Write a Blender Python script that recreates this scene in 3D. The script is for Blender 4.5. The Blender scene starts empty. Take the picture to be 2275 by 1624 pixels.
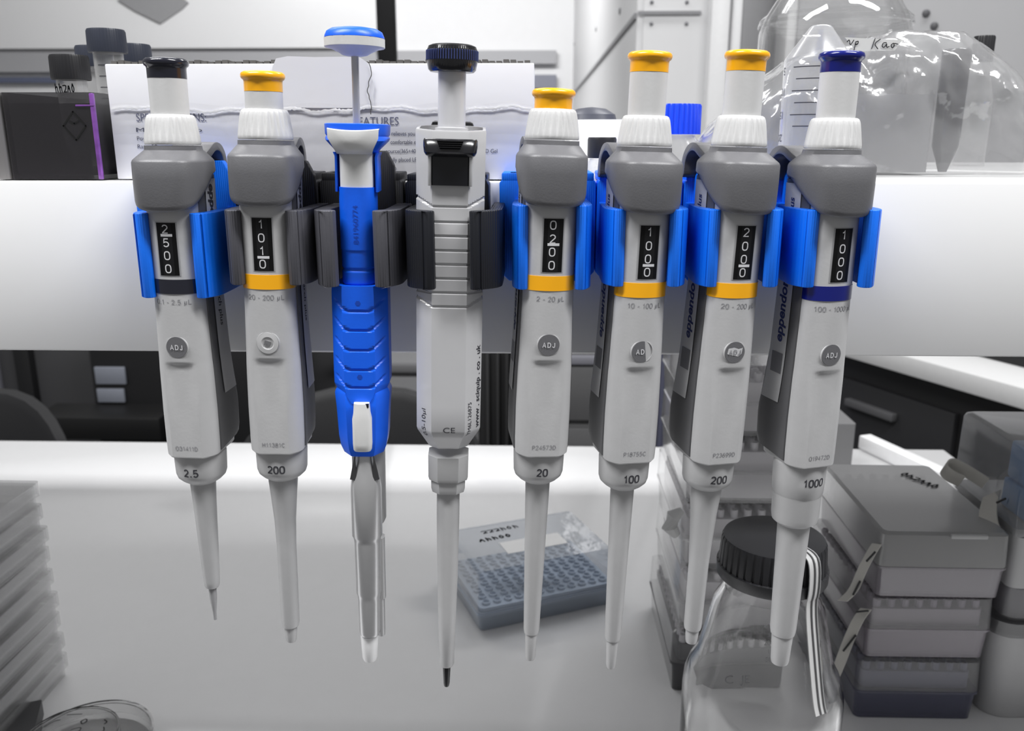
import bpy, bmesh, math, random
from mathutils import Vector, Matrix
from mathutils.bvhtree import BVHTree

random.seed(7)
SC = bpy.context.scene
COL = SC.collection
R = math.radians

# ------------------------------------------------------------------ camera
F = 1900.0
PITCH, YAW = R(14.8), R(1.6)
BENCH = 0.90
CAM = Vector((0.0, 0.0, BENCH + 0.38))
FWD = Vector((-math.sin(YAW) * math.cos(PITCH), math.cos(YAW) * math.cos(PITCH), -math.sin(PITCH)))
RIGHT = Vector((math.cos(YAW), math.sin(YAW), 0))
UP = RIGHT.cross(FWD)

def ray(x, y):
    return FWD + RIGHT * ((x - 1137.5) / F) - UP * ((y - 812) / F)

def atY(x, y, Y):
    r = ray(x, y)
    return CAM + r * (Y / r.y)

def atZ(x, y, z):
    r = ray(x, y)
    return CAM + r * ((z - CAM.z) / r.z)

def span(px, y, Y):
    """metres that px pixels cover at depth Y, picture row y"""
    r = ray(1137, y)
    return px / F * (Y / r.y)

cam_data = bpy.data.cameras.new('camera')
cam_data.sensor_width = 36.0
cam_data.sensor_fit = 'HORIZONTAL'
cam_data.lens = 36.0 * F / 2275.0
cam_data.clip_start = 0.01
cam_data.dof.use_dof = True
cam_data.dof.focus_distance = 0.345
cam_data.dof.aperture_fstop = 20.0
cam = bpy.data.objects.new('camera', cam_data)
COL.objects.link(cam)
cam.matrix_world = Matrix(((RIGHT.x, UP.x, -FWD.x, CAM.x), (RIGHT.y, UP.y, -FWD.y, CAM.y), (RIGHT.z, UP.z, -FWD.z, CAM.z), (0, 0, 0, 1)))
SC.camera = cam

# ------------------------------------------------------------------ materials
def s2l(v):
    v /= 255.0
    return v / 12.92 if v <= 0.04045 else ((v + 0.055) / 1.055) ** 2.4

def rgb(r, g=None, b=None):
    if g is None:
        g = b = r
    return (s2l(r), s2l(g), s2l(b), 1.0)

MATS = {}

def plastic(name, col, rough=0.4, metal=0.0, bump=0.0, scale=400.0, spec=0.5, layers=0.0, coat=0.0, mottle=0.04, sss=0.0):
    """opaque material: base colour broken up a little by noise, optional fine bump or printed layers"""
    if name in MATS:
        return MATS[name]
    m = bpy.data.materials.new(name)
    m.use_nodes = True
    nt = m.node_tree
    b = nt.nodes['Principled BSDF']
    tc = nt.nodes.new('ShaderNodeTexCoord')
    n = nt.nodes.new('ShaderNodeTexNoise')
    n.inputs['Scale'].default_value = scale * 0.25
    n.inputs['Detail'].default_value = 3
    nt.links.new(tc.outputs['Object'], n.inputs['Vector'])
    mx = nt.nodes.new('ShaderNodeMix')
    mx.data_type = 'RGBA'
    mx.inputs['A'].default_value = tuple(c * (1 - mottle) for c in col[:3]) + (1,)
    mx.inputs['B'].default_value = tuple(min(1, c * (1 + mottle)) for c in col[:3]) + (1,)
    nt.links.new(n.outputs['Fac'], mx.inputs['Factor'])
    nt.links.new(mx.outputs['Result'], b.inputs['Base Color'])
    b.inputs['Roughness'].default_value = rough
    b.inputs['Metallic'].default_value = metal
    b.inputs['Specular IOR Level'].default_value = spec
    b.inputs['Coat Weight'].default_value = coat
    b.inputs['Coat Roughness'].default_value = 0.12
    if sss:
        b.inputs['Subsurface Weight'].default_value = sss
        b.inputs['Subsurface Radius'].default_value = (0.002, 0.002, 0.002)
    last = None
    if bump:
        n2 = nt.nodes.new('ShaderNodeTexNoise')
        n2.inputs['Scale'].default_value = scale
        n2.inputs['Detail'].default_value = 2
        nt.links.new(tc.outputs['Object'], n2.inputs['Vector'])
        bp = nt.nodes.new('ShaderNodeBump')
        bp.inputs['Strength'].default_value = bump
        bp.inputs['Distance'].default_value = 0.0006
        nt.links.new(n2.outputs['Fac'], bp.inputs['Height'])
        last = bp
    if layers:
        w = nt.nodes.new('ShaderNodeTexWave')
        w.wave_type = 'BANDS'
        w.bands_direction = 'X'
        w.inputs['Scale'].default_value = 380
        w.inputs['Distortion'].default_value = 0.6
        nt.links.new(tc.outputs['Object'], w.inputs['Vector'])
        bp = nt.nodes.new('ShaderNodeBump')
        bp.inputs['Strength'].default_value = layers
        bp.inputs['Distance'].default_value = 0.0003
        nt.links.new(w.outputs['Fac'], bp.inputs['Height'])
        if last:
            nt.links.new(last.outputs['Normal'], bp.inputs['Normal'])
        last = bp
    if last:
        nt.links.new(last.outputs['Normal'], b.inputs['Normal'])
    MATS[name] = m
    return m

def clear(name, tint=0.93, body=0.06, edge=0.55, col=(0.8, 0.8, 0.8, 1), rough=0.06, bump=0.0, scale=60.0, power=2.5):
    """thin clear plastic or glass film: see-through face-on, shiny and denser at grazing angles (fresnel)"""
    if name in MATS:
        return MATS[name]
    m = bpy.data.materials.new(name)
    m.use_nodes = True
    nt = m.node_tree
    b = nt.nodes['Principled BSDF']
    b.inputs['Base Color'].default_value = col
    b.inputs['Roughness'].default_value = rough
    b.inputs['Specular IOR Level'].default_value = 0.6
    t = nt.nodes.new('ShaderNodeBsdfTransparent')
    t.inputs['Color'].default_value = (tint, tint, tint, 1) if not isinstance(tint, tuple) else tint
    lw = nt.nodes.new('ShaderNodeLayerWeight')
    lw.inputs['Blend'].default_value = 0.5
    pw = nt.nodes.new('ShaderNodeMath'); pw.operation = 'POWER'
    pw.inputs[1].default_value = power
    nt.links.new(lw.outputs['Facing'], pw.inputs[0])
    ma = nt.nodes.new('ShaderNodeMath'); ma.operation = 'MULTIPLY_ADD'
    ma.inputs[1].default_value = edge
    ma.inputs[2].default_value = body
    nt.links.new(pw.outputs[0], ma.inputs[0])
    g = nt.nodes.new('ShaderNodeBsdfGlossy')
    g.inputs['Roughness'].default_value = rough
    g.inputs['Color'].default_value = (1, 1, 1, 1)
    p5 = nt.nodes.new('ShaderNodeMath'); p5.operation = 'POWER'
    p5.inputs[1].default_value = 5.0
    nt.links.new(lw.outputs['Facing'], p5.inputs[0])
    fr = nt.nodes.new('ShaderNodeMath'); fr.operation = 'MULTIPLY_ADD'
    fr.inputs[1].default_value = 0.9
    fr.inputs[2].default_value = 0.045
    nt.links.new(p5.outputs[0], fr.inputs[0])
    mix = nt.nodes.new('ShaderNodeMixShader')
    nt.links.new(ma.outputs[0], mix.inputs['Fac'])
    nt.links.new(t.outputs[0], mix.inputs[1])
    nt.links.new(b.outputs[0], mix.inputs[2])
    mix2 = nt.nodes.new('ShaderNodeMixShader')
    nt.links.new(fr.outputs[0], mix2.inputs['Fac'])
    nt.links.new(mix.outputs[0], mix2.inputs[1])
    nt.links.new(g.outputs[0], mix2.inputs[2])
    if bump:
        tc = nt.nodes.new('ShaderNodeTexCoord')
        n = nt.nodes.new('ShaderNodeTexNoise')
        n.inputs['Scale'].default_value = scale
        n.inputs['Detail'].default_value = 3
        nt.links.new(tc.outputs['Object'], n.inputs['Vector'])
        bp = nt.nodes.new('ShaderNodeBump')
        bp.inputs['Strength'].default_value = bump
        bp.inputs['Distance'].default_value = 0.003
        nt.links.new(n.outputs['Fac'], bp.inputs['Height'])
        for nd in (g, lw, b):
            nt.links.new(bp.outputs['Normal'], nd.inputs['Normal'])
    nt.links.new(mix2.outputs[0], nt.nodes['Material Output'].inputs['Surface'])
    MATS[name] = m
    return m

def glass(name):
    if name in MATS:
        return MATS[name]
    m = bpy.data.materials.new(name)
    m.use_nodes = True
    b = m.node_tree.nodes['Principled BSDF']
    b.inputs['Base Color'].default_value = (0.97, 0.97, 0.97, 1)
    b.inputs['Transmission Weight'].default_value = 1.0
    b.inputs['Roughness'].default_value = 0.0
    b.inputs['IOR'].default_value = 1.47
    MATS[name] = m
    return m

# ------------------------------------------------------------------ mesh helpers
def merge(bm, tmp, M=None):
    me = bpy.data.meshes.new('tmp')
    tmp.to_mesh(me)
    tmp.free()
    if M is not None:
        me.transform(M)
    bm.from_mesh(me)
    bpy.data.meshes.remove(me)

def loft(bm, rings, cap0=True, cap1=True, closed=True):
    vs = [[bm.verts.new(p) for p in r] for r in rings]
    n = len(rings[0])
    for a, b in zip(vs, vs[1:]):
        for i in range(n if closed else n - 1):
            j = (i + 1) % n
            try:
                bm.faces.new((a[i], a[j], b[j], b[i]))
            except ValueError:
                pass
    if closed and cap0:
        bm.faces.new(list(reversed(vs[0])))
    if closed and cap1:
        bm.faces.new(vs[-1])
    return vs

def lathe(bm, prof, seg=48, cx=0.0, cy=0.0, rib=None, cap0=True, cap1=True):
    """prof: (radius, z); rib(k, angle) scales the radius"""
    rings = []
    for k, (r, z) in enumerate(prof):
        ring = []
        for i in range(seg):
            a = 2 * math.pi * i / seg
            rr = r * (rib(k, a) if rib else 1.0)
            ring.append((cx + rr * math.cos(a), cy + rr * math.sin(a), z))
        rings.append(ring)
    loft(bm, rings, cap0, cap1)

def box(bm, x0, x1, y0, y1, z0, z1, bev=0.0, seg=2, M=None):
    t = bmesh.new()
    bmesh.ops.create_cube(t, size=1.0)
    for v in t.verts:
        v.co = Vector(((x0 + x1) / 2 + v.co.x * (x1 - x0), (y0 + y1) / 2 + v.co.y * (y1 - y0), (z0 + z1) / 2 + v.co.z * (z1 - z0)))
    if bev:
        bmesh.ops.bevel(t, geom=t.edges[:], offset=bev, segments=seg, affect='EDGES', profile=0.5)
    merge(bm, t, M)

def rrect(x0, x1, y0, y1, r, z, n=5):
    pts = []
    for cx, cy, a0 in ((x1 - r, y1 - r, 0), (x0 + r, y1 - r, 90), (x0 + r, y0 + r, 180), (x1 - r, y0 + r, 270)):
        for i in range(n + 1):
            a = R(a0 + 90 * i / n)
            pts.append((cx + r * math.cos(a), cy + r * math.sin(a), z))
    return pts

def rbox(bm, x0, x1, y0, y1, z0, z1, r, taper=0.0, open_top=False, wall=0.0, n=5):
    """upright box with rounded vertical corners, walls leaning by taper; open_top makes a tray with a wall"""
    a = rrect(x0 + taper, x1 - taper, y0 + taper, y1 - taper, r, z0, n)
    b = rrect(x0, x1, y0, y1, r, z1, n)
    if open_top:
        bi = rrect(x0 + wall, x1 - wall, y0 + wall, y1 - wall, max(r - wall, r * 0.5), z1, n)
        ai = rrect(x0 + wall + taper, x1 - wall - taper, y0 + wall + taper, y1 - wall - taper, max(r - wall, r * 0.5), z0 + wall, n)
        loft(bm, [a, b, bi, ai], True, True)
    else:
        loft(bm, [a, b], True, True)

def selli(hx, hy, z, n=2.5, N=40, cx=0.0, cy=0.0):
    pts = []
    for i in range(N):
        a = 2 * math.pi * i / N
        c, s = math.cos(a), math.sin(a)
        pts.append((cx + hx * math.copysign(abs(c) ** (2 / n), c), cy + hy * math.copysign(abs(s) ** (2 / n), s), z))
    return pts

def tube(bm, pts, r, seg=10):
    pts = [Vector(p) for p in pts]
    rings = []
    up = Vector((0.123, 0.456, 0.88)).normalized()
    for i, p in enumerate(pts):
        d = (pts[min(i + 1, len(pts) - 1)] - pts[max(i - 1, 0)]).normalized()
        u = d.cross(up).normalized()
        v = d.cross(u)
        rad = r[i] if isinstance(r, (list, tuple)) else r
        rings.append([p + u * rad * math.cos(2 * math.pi * k / seg) + v * rad * math.sin(2 * math.pi * k / seg) for k in range(seg)])
    loft(bm, rings)

def prism(bm, poly, z0, z1, M=None, bev=0.0):
    """polygon in x,y extruded along z"""
    t = bmesh.new()
    a = [t.verts.new((p[0], p[1], z0)) for p in poly]
    f = t.faces.new(a)
    bmesh.ops.recalc_face_normals(t, faces=[f])
    ex = bmesh.ops.extrude_face_region(t, geom=[f])
    for v in ex['geom']:
        if isinstance(v, bmesh.types.BMVert):
            v.co.z = z1
    bmesh.ops.recalc_face_normals(t, faces=t.faces[:])
    if bev:
        bmesh.ops.bevel(t, geom=t.edges[:], offset=bev, segments=2, affect='EDGES', profile=0.5)
    merge(bm, t, M)

def thick(path, t):
    """open polyline (x,y) -> closed polygon of thickness t with rounded ends"""
    P = [Vector((p[0], p[1], 0)) for p in path]
    L, Rr = [], []
    for i, p in enumerate(P):
        d = (P[min(i + 1, len(P) - 1)] - P[max(i - 1, 0)]).normalized()
        nrm = Vector((-d.y, d.x, 0))
        L.append(p + nrm * t / 2)
        Rr.append(p - nrm * t / 2)
    def cap(p, d):
        nrm = Vector((-d.y, d.x, 0))
        return [p + (nrm * math.cos(R(a)) + d * math.sin(R(a))) * t / 2 for a in (30, 60, 90, 120, 150)]
    d1 = (P[-1] - P[-2]).normalized()
    d0 = (P[0] - P[1]).normalized()
    pts = L + cap(P[-1], d1) + Rr[::-1] + cap(P[0], d0)
    return [(p.x, p.y) for p in pts]

def smooth_path(pts, it=2):
    for _ in range(it):
        q = [pts[0]]
        for a, b in zip(pts, pts[1:]):
            q.append(tuple(a[k] * 0.75 + b[k] * 0.25 for k in range(len(a))))
            q.append(tuple(a[k] * 0.25 + b[k] * 0.75 for k in range(len(a))))
        q.append(pts[-1])
        pts = q
    return pts

def obj(name, bm, m, parent=None, loc=None, rot=None, ang=35, recalc=True):
    if recalc:
        bmesh.ops.recalc_face_normals(bm, faces=bm.faces[:])
    me = bpy.data.meshes.new(name)
    bm.to_mesh(me)
    bm.free()
    for p in me.polygons:
        p.use_smooth = True
    me.set_sharp_from_angle(angle=R(ang))
    if m is not None:
        me.materials.append(m)
    o = bpy.data.objects.new(name, me)
    COL.objects.link(o)
    if parent is not None:
        o.parent = parent
    if loc is not None:
        o.location = loc
    if rot is not None:
        o.rotation_euler = rot
    return o

def tag(o, label=None, cat=None, group=None, kind=None):
    if label: o['label'] = label
    if cat: o['category'] = cat
    if group: o['group'] = group
    if kind: o['kind'] = kind
    return o

def thing(name, label, cat, loc=(0, 0, 0), rot=(0, 0, 0), group=None):
    o = bpy.data.objects.new(name, None)
    o.empty_display_size = 0.01
    COL.objects.link(o)
    o.location = loc
    o.rotation_euler = rot
    return tag(o, label, cat, group)

def copy_tree(o, parent=None):
    c = o.copy()
    COL.objects.link(c)
    if parent is not None:
        c.parent = parent
    for ch in list(o.children):
        copy_tree(ch, c)
    return c

def bvh_of(*bms):
    vs, ps = [], []
    for bm in bms:
        b = len(vs)
        bm.verts.index_update()
        vs.extend(v.co.copy() for v in bm.verts)
        ps.extend(tuple(b + v.index for v in f.verts) for f in bm.faces)
    return BVHTree.FromPolygons(vs, ps)

def glyphs(s, size, bold=0.0, shear=0.0, sx=1.0):
    cu = bpy.data.curves.new('lettering', 'FONT')
    cu.body = s
    cu.size = 1.0
    cu.align_x = 'CENTER'
    cu.align_y = 'CENTER'
    cu.offset = bold
    cu.shear = shear
    cu.resolution_u = 4
    o = bpy.data.objects.new('lettering', cu)
    COL.objects.link(o)
    bpy.context.view_layer.update()
    me = bpy.data.meshes.new_from_object(o.evaluated_get(bpy.context.evaluated_depsgraph_get()))
    bpy.data.objects.remove(o)
    bpy.data.curves.remove(cu)
    bm = bmesh.new()
    bm.from_mesh(me)
    bpy.data.meshes.remove(me)
    for v in bm.verts:
        v.co = Vector((v.co.x * size * sx, v.co.y * size, 0))
    return bm

def text_on(bm, s, size, c, u, v, d, tree=None, bold=0.0, shear=0.0, sx=1.0, lift=0.00012, far=0.06):
    """write s centred on c along u (reading) and v (up); if tree is given, throw it along d onto that surface"""
    c, u, v, d = Vector(c), Vector(u).normalized(), Vector(v).normalized(), Vector(d).normalized()
    t = glyphs(s, size, bold, shear, sx)
    if tree is not None:
        bmesh.ops.triangulate(t, faces=t.faces[:])
    for w in t.verts:
        p = c + u * w.co.x + v * w.co.y
        if tree is not None:
            h = tree.ray_cast(p - d * far, d)
            p = (h[0] if h[0] is not None else p) - d * lift
        w.co = p
    merge(bm, t)

def strokes_on(bm, lines, c, u, v, d, w=0.0006, tree=None, lift=0.0002, it=2):
    """hand-drawn strokes, each a list of (x, y) in metres about c"""
    c, u, v, d = Vector(c), Vector(u).normalized(), Vector(v).normalized(), Vector(d).normalized()
    for ln in lines:
        ln = smooth_path([tuple(p) for p in ln], it)
        for a, b in zip(ln, ln[1:]):
            A, B = Vector(a), Vector(b)
            if (B - A).length < 1e-7:
                continue
            n = (B - A).normalized()
            n = Vector((-n.y, n.x)) * w / 2
            e = (B - A).normalized() * w * 0.3
            q = []
            for p in (A - n - e, B - n + e, B + n + e, A + n - e):
                P = c + u * p.x + v * p.y
                if tree is not None:
                    h = tree.ray_cast(P - d * 0.05, d)
                    if h[0] is not None:
                        P = h[0]
                q.append(bm.verts.new(P - d * lift))
            bm.faces.new(q)

def _arc(cx, cy, rx, ry, a0, a1, n=10):
    return [(cx + rx * math.cos(R(a0 + (a1 - a0) * i / n)), cy + ry * math.sin(R(a0 + (a1 - a0) * i / n))) for i in range(n + 1)]
def _sq(cx, cy, rx, ry, n=24, p=2.8):
    o = []
    for i in range(n + 1):
        c, q = math.cos(2 * math.pi * i / n), math.sin(2 * math.pi * i / n)
        o.append((cx + rx * math.copysign(abs(c) ** (2 / p), c), cy + ry * math.copysign(abs(q) ** (2 / p), q)))
    return o
GLYPH = {
    '0': (.62, [_sq(.31, .5, .27, .46)]), 'O': (.74, [_sq(.37, .5, .33, .46, 24, 2.3)]), 'Q': (.74, [_sq(.37, .5, .33, .46, 24, 2.3), [(.45, .22), (.68, -.02)]]),
    '1': (.50, [[(.10, .74), (.24, .80), (.32, .97), (.32, .02)]]),
    '2': (.62, [_arc(.31, .70, .25, .26, 165, -25) + [(.10, .12), (.06, .05), (.58, .05)]]),
    '3': (.62, [_arc(.30, .73, .22, .23, 160, -80) + _arc(.30, .28, .26, .25, 80, -160)]),
    '4': (.64, [[(.46, .02), (.46, .96), (.05, .30), (.61, .30)]]),
    '5': (.62, [[(.54, .95), (.14, .95), (.09, .50)] + _arc(.30, .32, .27, .28, 120, -150)]),
    '6': (.62, [_sq(.31, .30, .25, .26), [(.06, .34), (.10, .70), (.32, .95), (.54, .84)]]),
    '7': (.60, [[(.05, .95), (.56, .95), (.36, .55), (.24, .02)]]),
    '8': (.62, [_sq(.31, .72, .21, .22), _sq(.31, .27, .26, .25)]),
    '9': (.62, [_sq(.31, .68, .25, .26), [(.56, .64), (.52, .28), (.30, .04), (.08, .14)]]),
    '.': (.30, [[(.06, .07), (.24, .07)]]), '-': (.44, [[(.06, .38), (.38, .38)]]), ' ': (.30, []),
    'L': (.56, [[(.08, .97), (.08, .05), (.52, .05)]]), 'A': (.68, [[(.03, .02), (.34, .97), (.65, .02)], [(.14, .34), (.54, .34)]]),
    'D': (.70, [[(.08, .05), (.08, .95), (.30, .95)] + _arc(.32, .5, .32, .45, 85, -85) + [(.08, .05)]]),
    'J': (.54, [[(.44, .97), (.44, .28)] + _arc(.25, .26, .19, .22, 0, -180)]),
    'H': (.70, [[(.08, .97), (.08, .02)], [(.62, .97), (.62, .02)], [(.08, .52), (.62, .52)]]),
    'P': (.64, [[(.08, .02), (.08, .95), (.34, .95)] + _arc(.34, .70, .24, .25, 80, -80) + [(.08, .45)]]),
    'C': (.70, [_arc(.38, .5, .32, .46, 40, 320, 18)]),
    'u': (.58, [[(.04, -.25), (.14, .68)], [(.12, .40)] + _arc(.26, .20, .14, .18, 190, 330) + [(.46, .68)], [(.47, .68), (.42, .03)]]),
}
def print_on(bm, s, h, c, u, v, d, tree=None, w=0.14, sx=1.0, gap=0.16, lift=0.0002):
    """plain printed characters, cap height h, line weight w * h, thrown along d onto tree"""
    s = s.replace('µ', 'u')
    tot = sum(GLYPH[ch][0] + gap for ch in s) - gap
    x = -tot / 2
    c, u, v, d = Vector(c), Vector(u).normalized(), Vector(v).normalized(), Vector(d).normalized()
    for ch in s:
        wd, st = GLYPH[ch]
        for ln in st:
            pts = [((x + p[0]) * h * sx, (p[1] - 0.5) * h) for p in ln]
            t = w * h / 2
            n = len(pts)
            closed = n > 3 and abs(pts[0][0] - pts[-1][0]) + abs(pts[0][1] - pts[-1][1]) < 1e-9
            L, Rr = [], []
            for i, p in enumerate(pts):
                a = Vector(pts[i - 1] if i else (pts[-2] if closed else p)); b = Vector(pts[i + 1] if i < n - 1 else (pts[1] if closed else p))
                P = Vector(p)
                d0 = (P - a).normalized() if (P - a).length > 1e-9 else (b - P).normalized()
                d1 = (b - P).normalized() if (b - P).length > 1e-9 else d0
                m = d0 + d1
                m = m.normalized() if m.length > 1e-6 else d0
                nn = Vector((-m.y, m.x))
                k = min(1.6, 1.0 / max(0.3, nn.dot(Vector((-d0.y, d0.x)))))
                L.append(P + nn * t * k); Rr.append(P - nn * t * k)
            vs = []
            for q in (L, Rr):
                row = []
                for p in q:
                    W = c + u * p.x + v * p.y
                    if tree is not None:
                        hh = tree.ray_cast(W - d * 0.05, d)
                        if hh[0] is not None:
                            W = hh[0]
                    row.append(bm.verts.new(W - d * lift))
                vs.append(row)
            for i in range(n - 1):
                bm.faces.new((vs[0][i], vs[0][i + 1], vs[1][i + 1], vs[1][i]))
        x += wd + gap

def scrawl(n, w, h, seed):
    """a line of illegible handwriting: n looping letters w x h metres"""
    rr = random.Random(seed)
    out = []
    for i in range(n):
        x = -w / 2 + w * (i + 0.5) / n
        k = w / n * 0.8
        kind = rr.randrange(4)
        if kind == 0:
            out.append([(x - k / 2, h * .3), (x + k / 2, h * .35), (x + k * .3, -h * .1), (x - k * .4, -h * .45), (x + k / 2, -h * .35)])
        elif kind == 1:
            out.append([(x, h * .5), (x - k * .4, 0), (x, -h * .5), (x + k * .4, 0), (x, h * .4)])
        elif kind == 2:
            out.append([(x - k * .3, h * .5), (x - k * .2, -h * .5)])
            out.append([(x - k * .3, 0), (x + k * .2, h * .3), (x + k * .4, -h * .4)])
        else:
            out.append([(x - k * .4, -h * .4), (x, h * .5), (x + k * .4, -h * .5)])
            out.append([(x - k * .3, -h * .05), (x + k * .3, 0)])
    return out

def patch(bm, f, nu, nv, tree, d, lift=0.00015, th=0.0):
    """grid f(u, v) -> point, thrown along d onto tree and lifted"""
    d = Vector(d).normalized()
    g = []
    for j in range(nv + 1):
        row = []
        for i in range(nu + 1):
            p = Vector(f(i / nu, j / nv))
            h = tree.ray_cast(p - d * 0.06, d)
            q = (h[0] if h[0] is not None else p) - d * lift
            row.append(bm.verts.new(q))
        g.append(row)
    for j in range(nv):
        for i in range(nu):
            bm.faces.new((g[j][i], g[j][i + 1], g[j + 1][i + 1], g[j + 1][i]))

mm = 0.001
LIGHT_GREY = plastic('light_grey_plastic', rgb(182, 182, 183), 0.38, bump=0.05, scale=900)
WHITE_RING = plastic('white_plastic', rgb(206, 206, 206), 0.42, bump=0.05, scale=900)
MID_GREY = plastic('mid_grey_plastic', rgb(101, 101, 104), 0.42, bump=0.08, scale=1500)
DARK_GREY = plastic('dark_grey_plastic', rgb(84, 84, 86), 0.5, bump=0.05)
CONE_GREY = plastic('cone_grey_plastic', rgb(176, 176, 177), 0.42, bump=0.04, scale=900)
YELLOW = plastic('yellow_plastic', rgb(252, 178, 14), 0.28, coat=0.25)
BLACKISH = plastic('blue_black_plastic', rgb(30, 31, 42), 0.2, coat=0.3)
NAVY = plastic('navy_plastic', rgb(6, 20, 112), 0.2, coat=0.3)
BLACK = plastic('black_plastic', rgb(20, 20, 23), 0.3)
INK = plastic('dark_ink', rgb(52, 52, 58), 0.6)
INK_GREY = plastic('grey_ink', rgb(134, 134, 138), 0.6)
INK_BLUE = plastic('blue_ink', rgb(28, 40, 96), 0.6)
PALE_INK = plastic('pale_ink', rgb(205, 205, 208), 0.6)
WINDOW_BLACK = plastic('counter_black', rgb(10, 10, 11), 0.5, spec=0.2)
HOLD_BLUE = plastic('printed_blue_plastic', rgb(8, 112, 240), 0.42, layers=0.25, bump=0.05, scale=900)
HOLD_GREY = plastic('printed_charcoal_plastic', rgb(76, 76, 82), 0.45, layers=0.35, bump=0.05, scale=900)
HOLD_GREY_BACK = plastic('printed_black_plastic', rgb(30, 30, 33), 0.5, layers=0.3)
HOLD_BLACK = plastic('printed_navy_black_plastic', rgb(22, 24, 31), 0.42, layers=0.35)

# ------------------------------------------------------------------ the setting
Y_PIP = 0.340                  # depth of the row of pipettes
Y_FAS = 0.378                  # front of the shelf
Z_TOP = atY(1137, 403, Y_FAS).z
Z_BOT = atY(1137, 786, Y_FAS).z

def struct(name, bm, m, ang=35):
    return tag(obj(name, bm, m, ang=ang), kind='structure')

WALL = plastic('painted_wall', rgb(226, 226, 227), 0.6, bump=0.15, scale=60, mottle=0.02)
PANEL = plastic('white_panel', rgb(224, 224, 225), 0.45, bump=0.05, scale=40, mottle=0.02)
FLOOR = plastic('vinyl_floor', rgb(72, 72, 74), 0.4, bump=0.1, scale=40)
bm = bmesh.new(); box(bm, -4.5, 4.5, -1.2, 6.2, -0.10, 0.0)
struct('floor', bm, FLOOR)
bm = bmesh.new(); box(bm, -4.5, 4.5, 6.0, 6.12, 0.0, 3.0)
struct('wall_back', bm, WALL)

# the white board along the back wall and the strips beneath it
def slab(bm, x0, y0, x1, y1, Y, depth, bev=0.0):
    a = atY((x0 + x1) / 2, y0, Y); b = atY((x0 + x1) / 2, y1, Y)
    xa = atY(x0, (y0 + y1) / 2, Y).x; xb = atY(x1, (y0 + y1) / 2, Y).x
    box(bm, xa, xb, Y, Y + depth, b.z, a.z, bev)

BOARD = plastic('glossy_white_board', rgb(232, 232, 233), 0.25, spec=0.5, mottle=0.015, scale=8)
bm = bmesh.new(); slab(bm, -700, -250, 842, 108, 5.88, 0.11, 0.004)
struct('trim_1', bm, BOARD)
bm = bmesh.new(); slab(bm, -700, 110, 836, 160, 5.93, 0.06, 0.0)
slab(bm, 873, 112, 1236, 142, 5.93, 0.06, 0.0)
struct('trim_2', bm, plastic('back_strip_grey', rgb(166, 166, 169), 0.6))  # plain grey band under the board's lower edge
bm = bmesh.new(); slab(bm, 1120, 166, 1236, 196, 5.93, 0.06, 0.0)
struct('trim_3', bm, plastic('trunking_slate', rgb(128, 130, 142), 0.6))
bm = bmesh.new(); slab(bm, -700, 172, 130, 184, 5.93, 0.06, 0.0)
struct('trim_4', bm, plastic('dado_blue_grey', rgb(92, 98, 120), 0.6))

# the white panelled partition on the right of the room, running away from the viewer
Yp = 2.2
xl = atY(1413, 100, Yp).x
zt = 3.0
bm = bmesh.new()
box(bm, xl, xl + 0.06, Yp, 6.0, 0.0, zt)
W_SIDE = struct('wall_side', bm, PANEL)
bm = bmesh.new()
# long seam rail on the side face
z_seam = atY(1413, 32, Yp).z
box(bm, xl - 0.006, xl - 0.0005, Yp, 5.95, z_seam - 0.009, z_seam + 0.003)
box(bm, xl + 0.001, atY(1556, 28, Yp).x, Yp - 0.012, Yp - 0.006, z_seam - 0.002, z_seam + 0.006)
struct('trim_5', bm, plastic('seam_grey', rgb(140, 140, 143), 0.5))
bm = bmesh.new()
slab(bm, 1414, -300, 1556, 1250, Yp - 0.005, 0.05)
W_FRONT = struct('wall_front', bm, PANEL)
bm = bmesh.new()
slab(bm, 1556, -300, 1596, 1250, Yp - 0.05, 0.12, 0.006)
slab(bm, 1600, -300, 1622, 1250, Yp - 0.02, 0.10, 0.006)
slab(bm, 1716, -300, 1738, 1250, Yp - 0.02, 0.10, 0.006)
a = atY(1590, 34, Yp)
struct('trim_6', bm, plastic('frame_white', rgb(224, 224, 225), 0.4))
bm = bmesh.new()
slab(bm, 1622, -300, 1716, 1250, Yp + 0.14, 0.04)
struct('door_1', bm, plastic('door_grey', rgb(176, 176, 178), 0.45))
bm = bmesh.new()
slab(bm, 1738, -300, 2900, 1250, Yp - 0.005, 0.08)
W_RIGHT = struct('wall_right', bm, plastic('wall_grey', rgb(186, 186, 188), 0.55, bump=0.1, scale=60, mottle=0.02))
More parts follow.
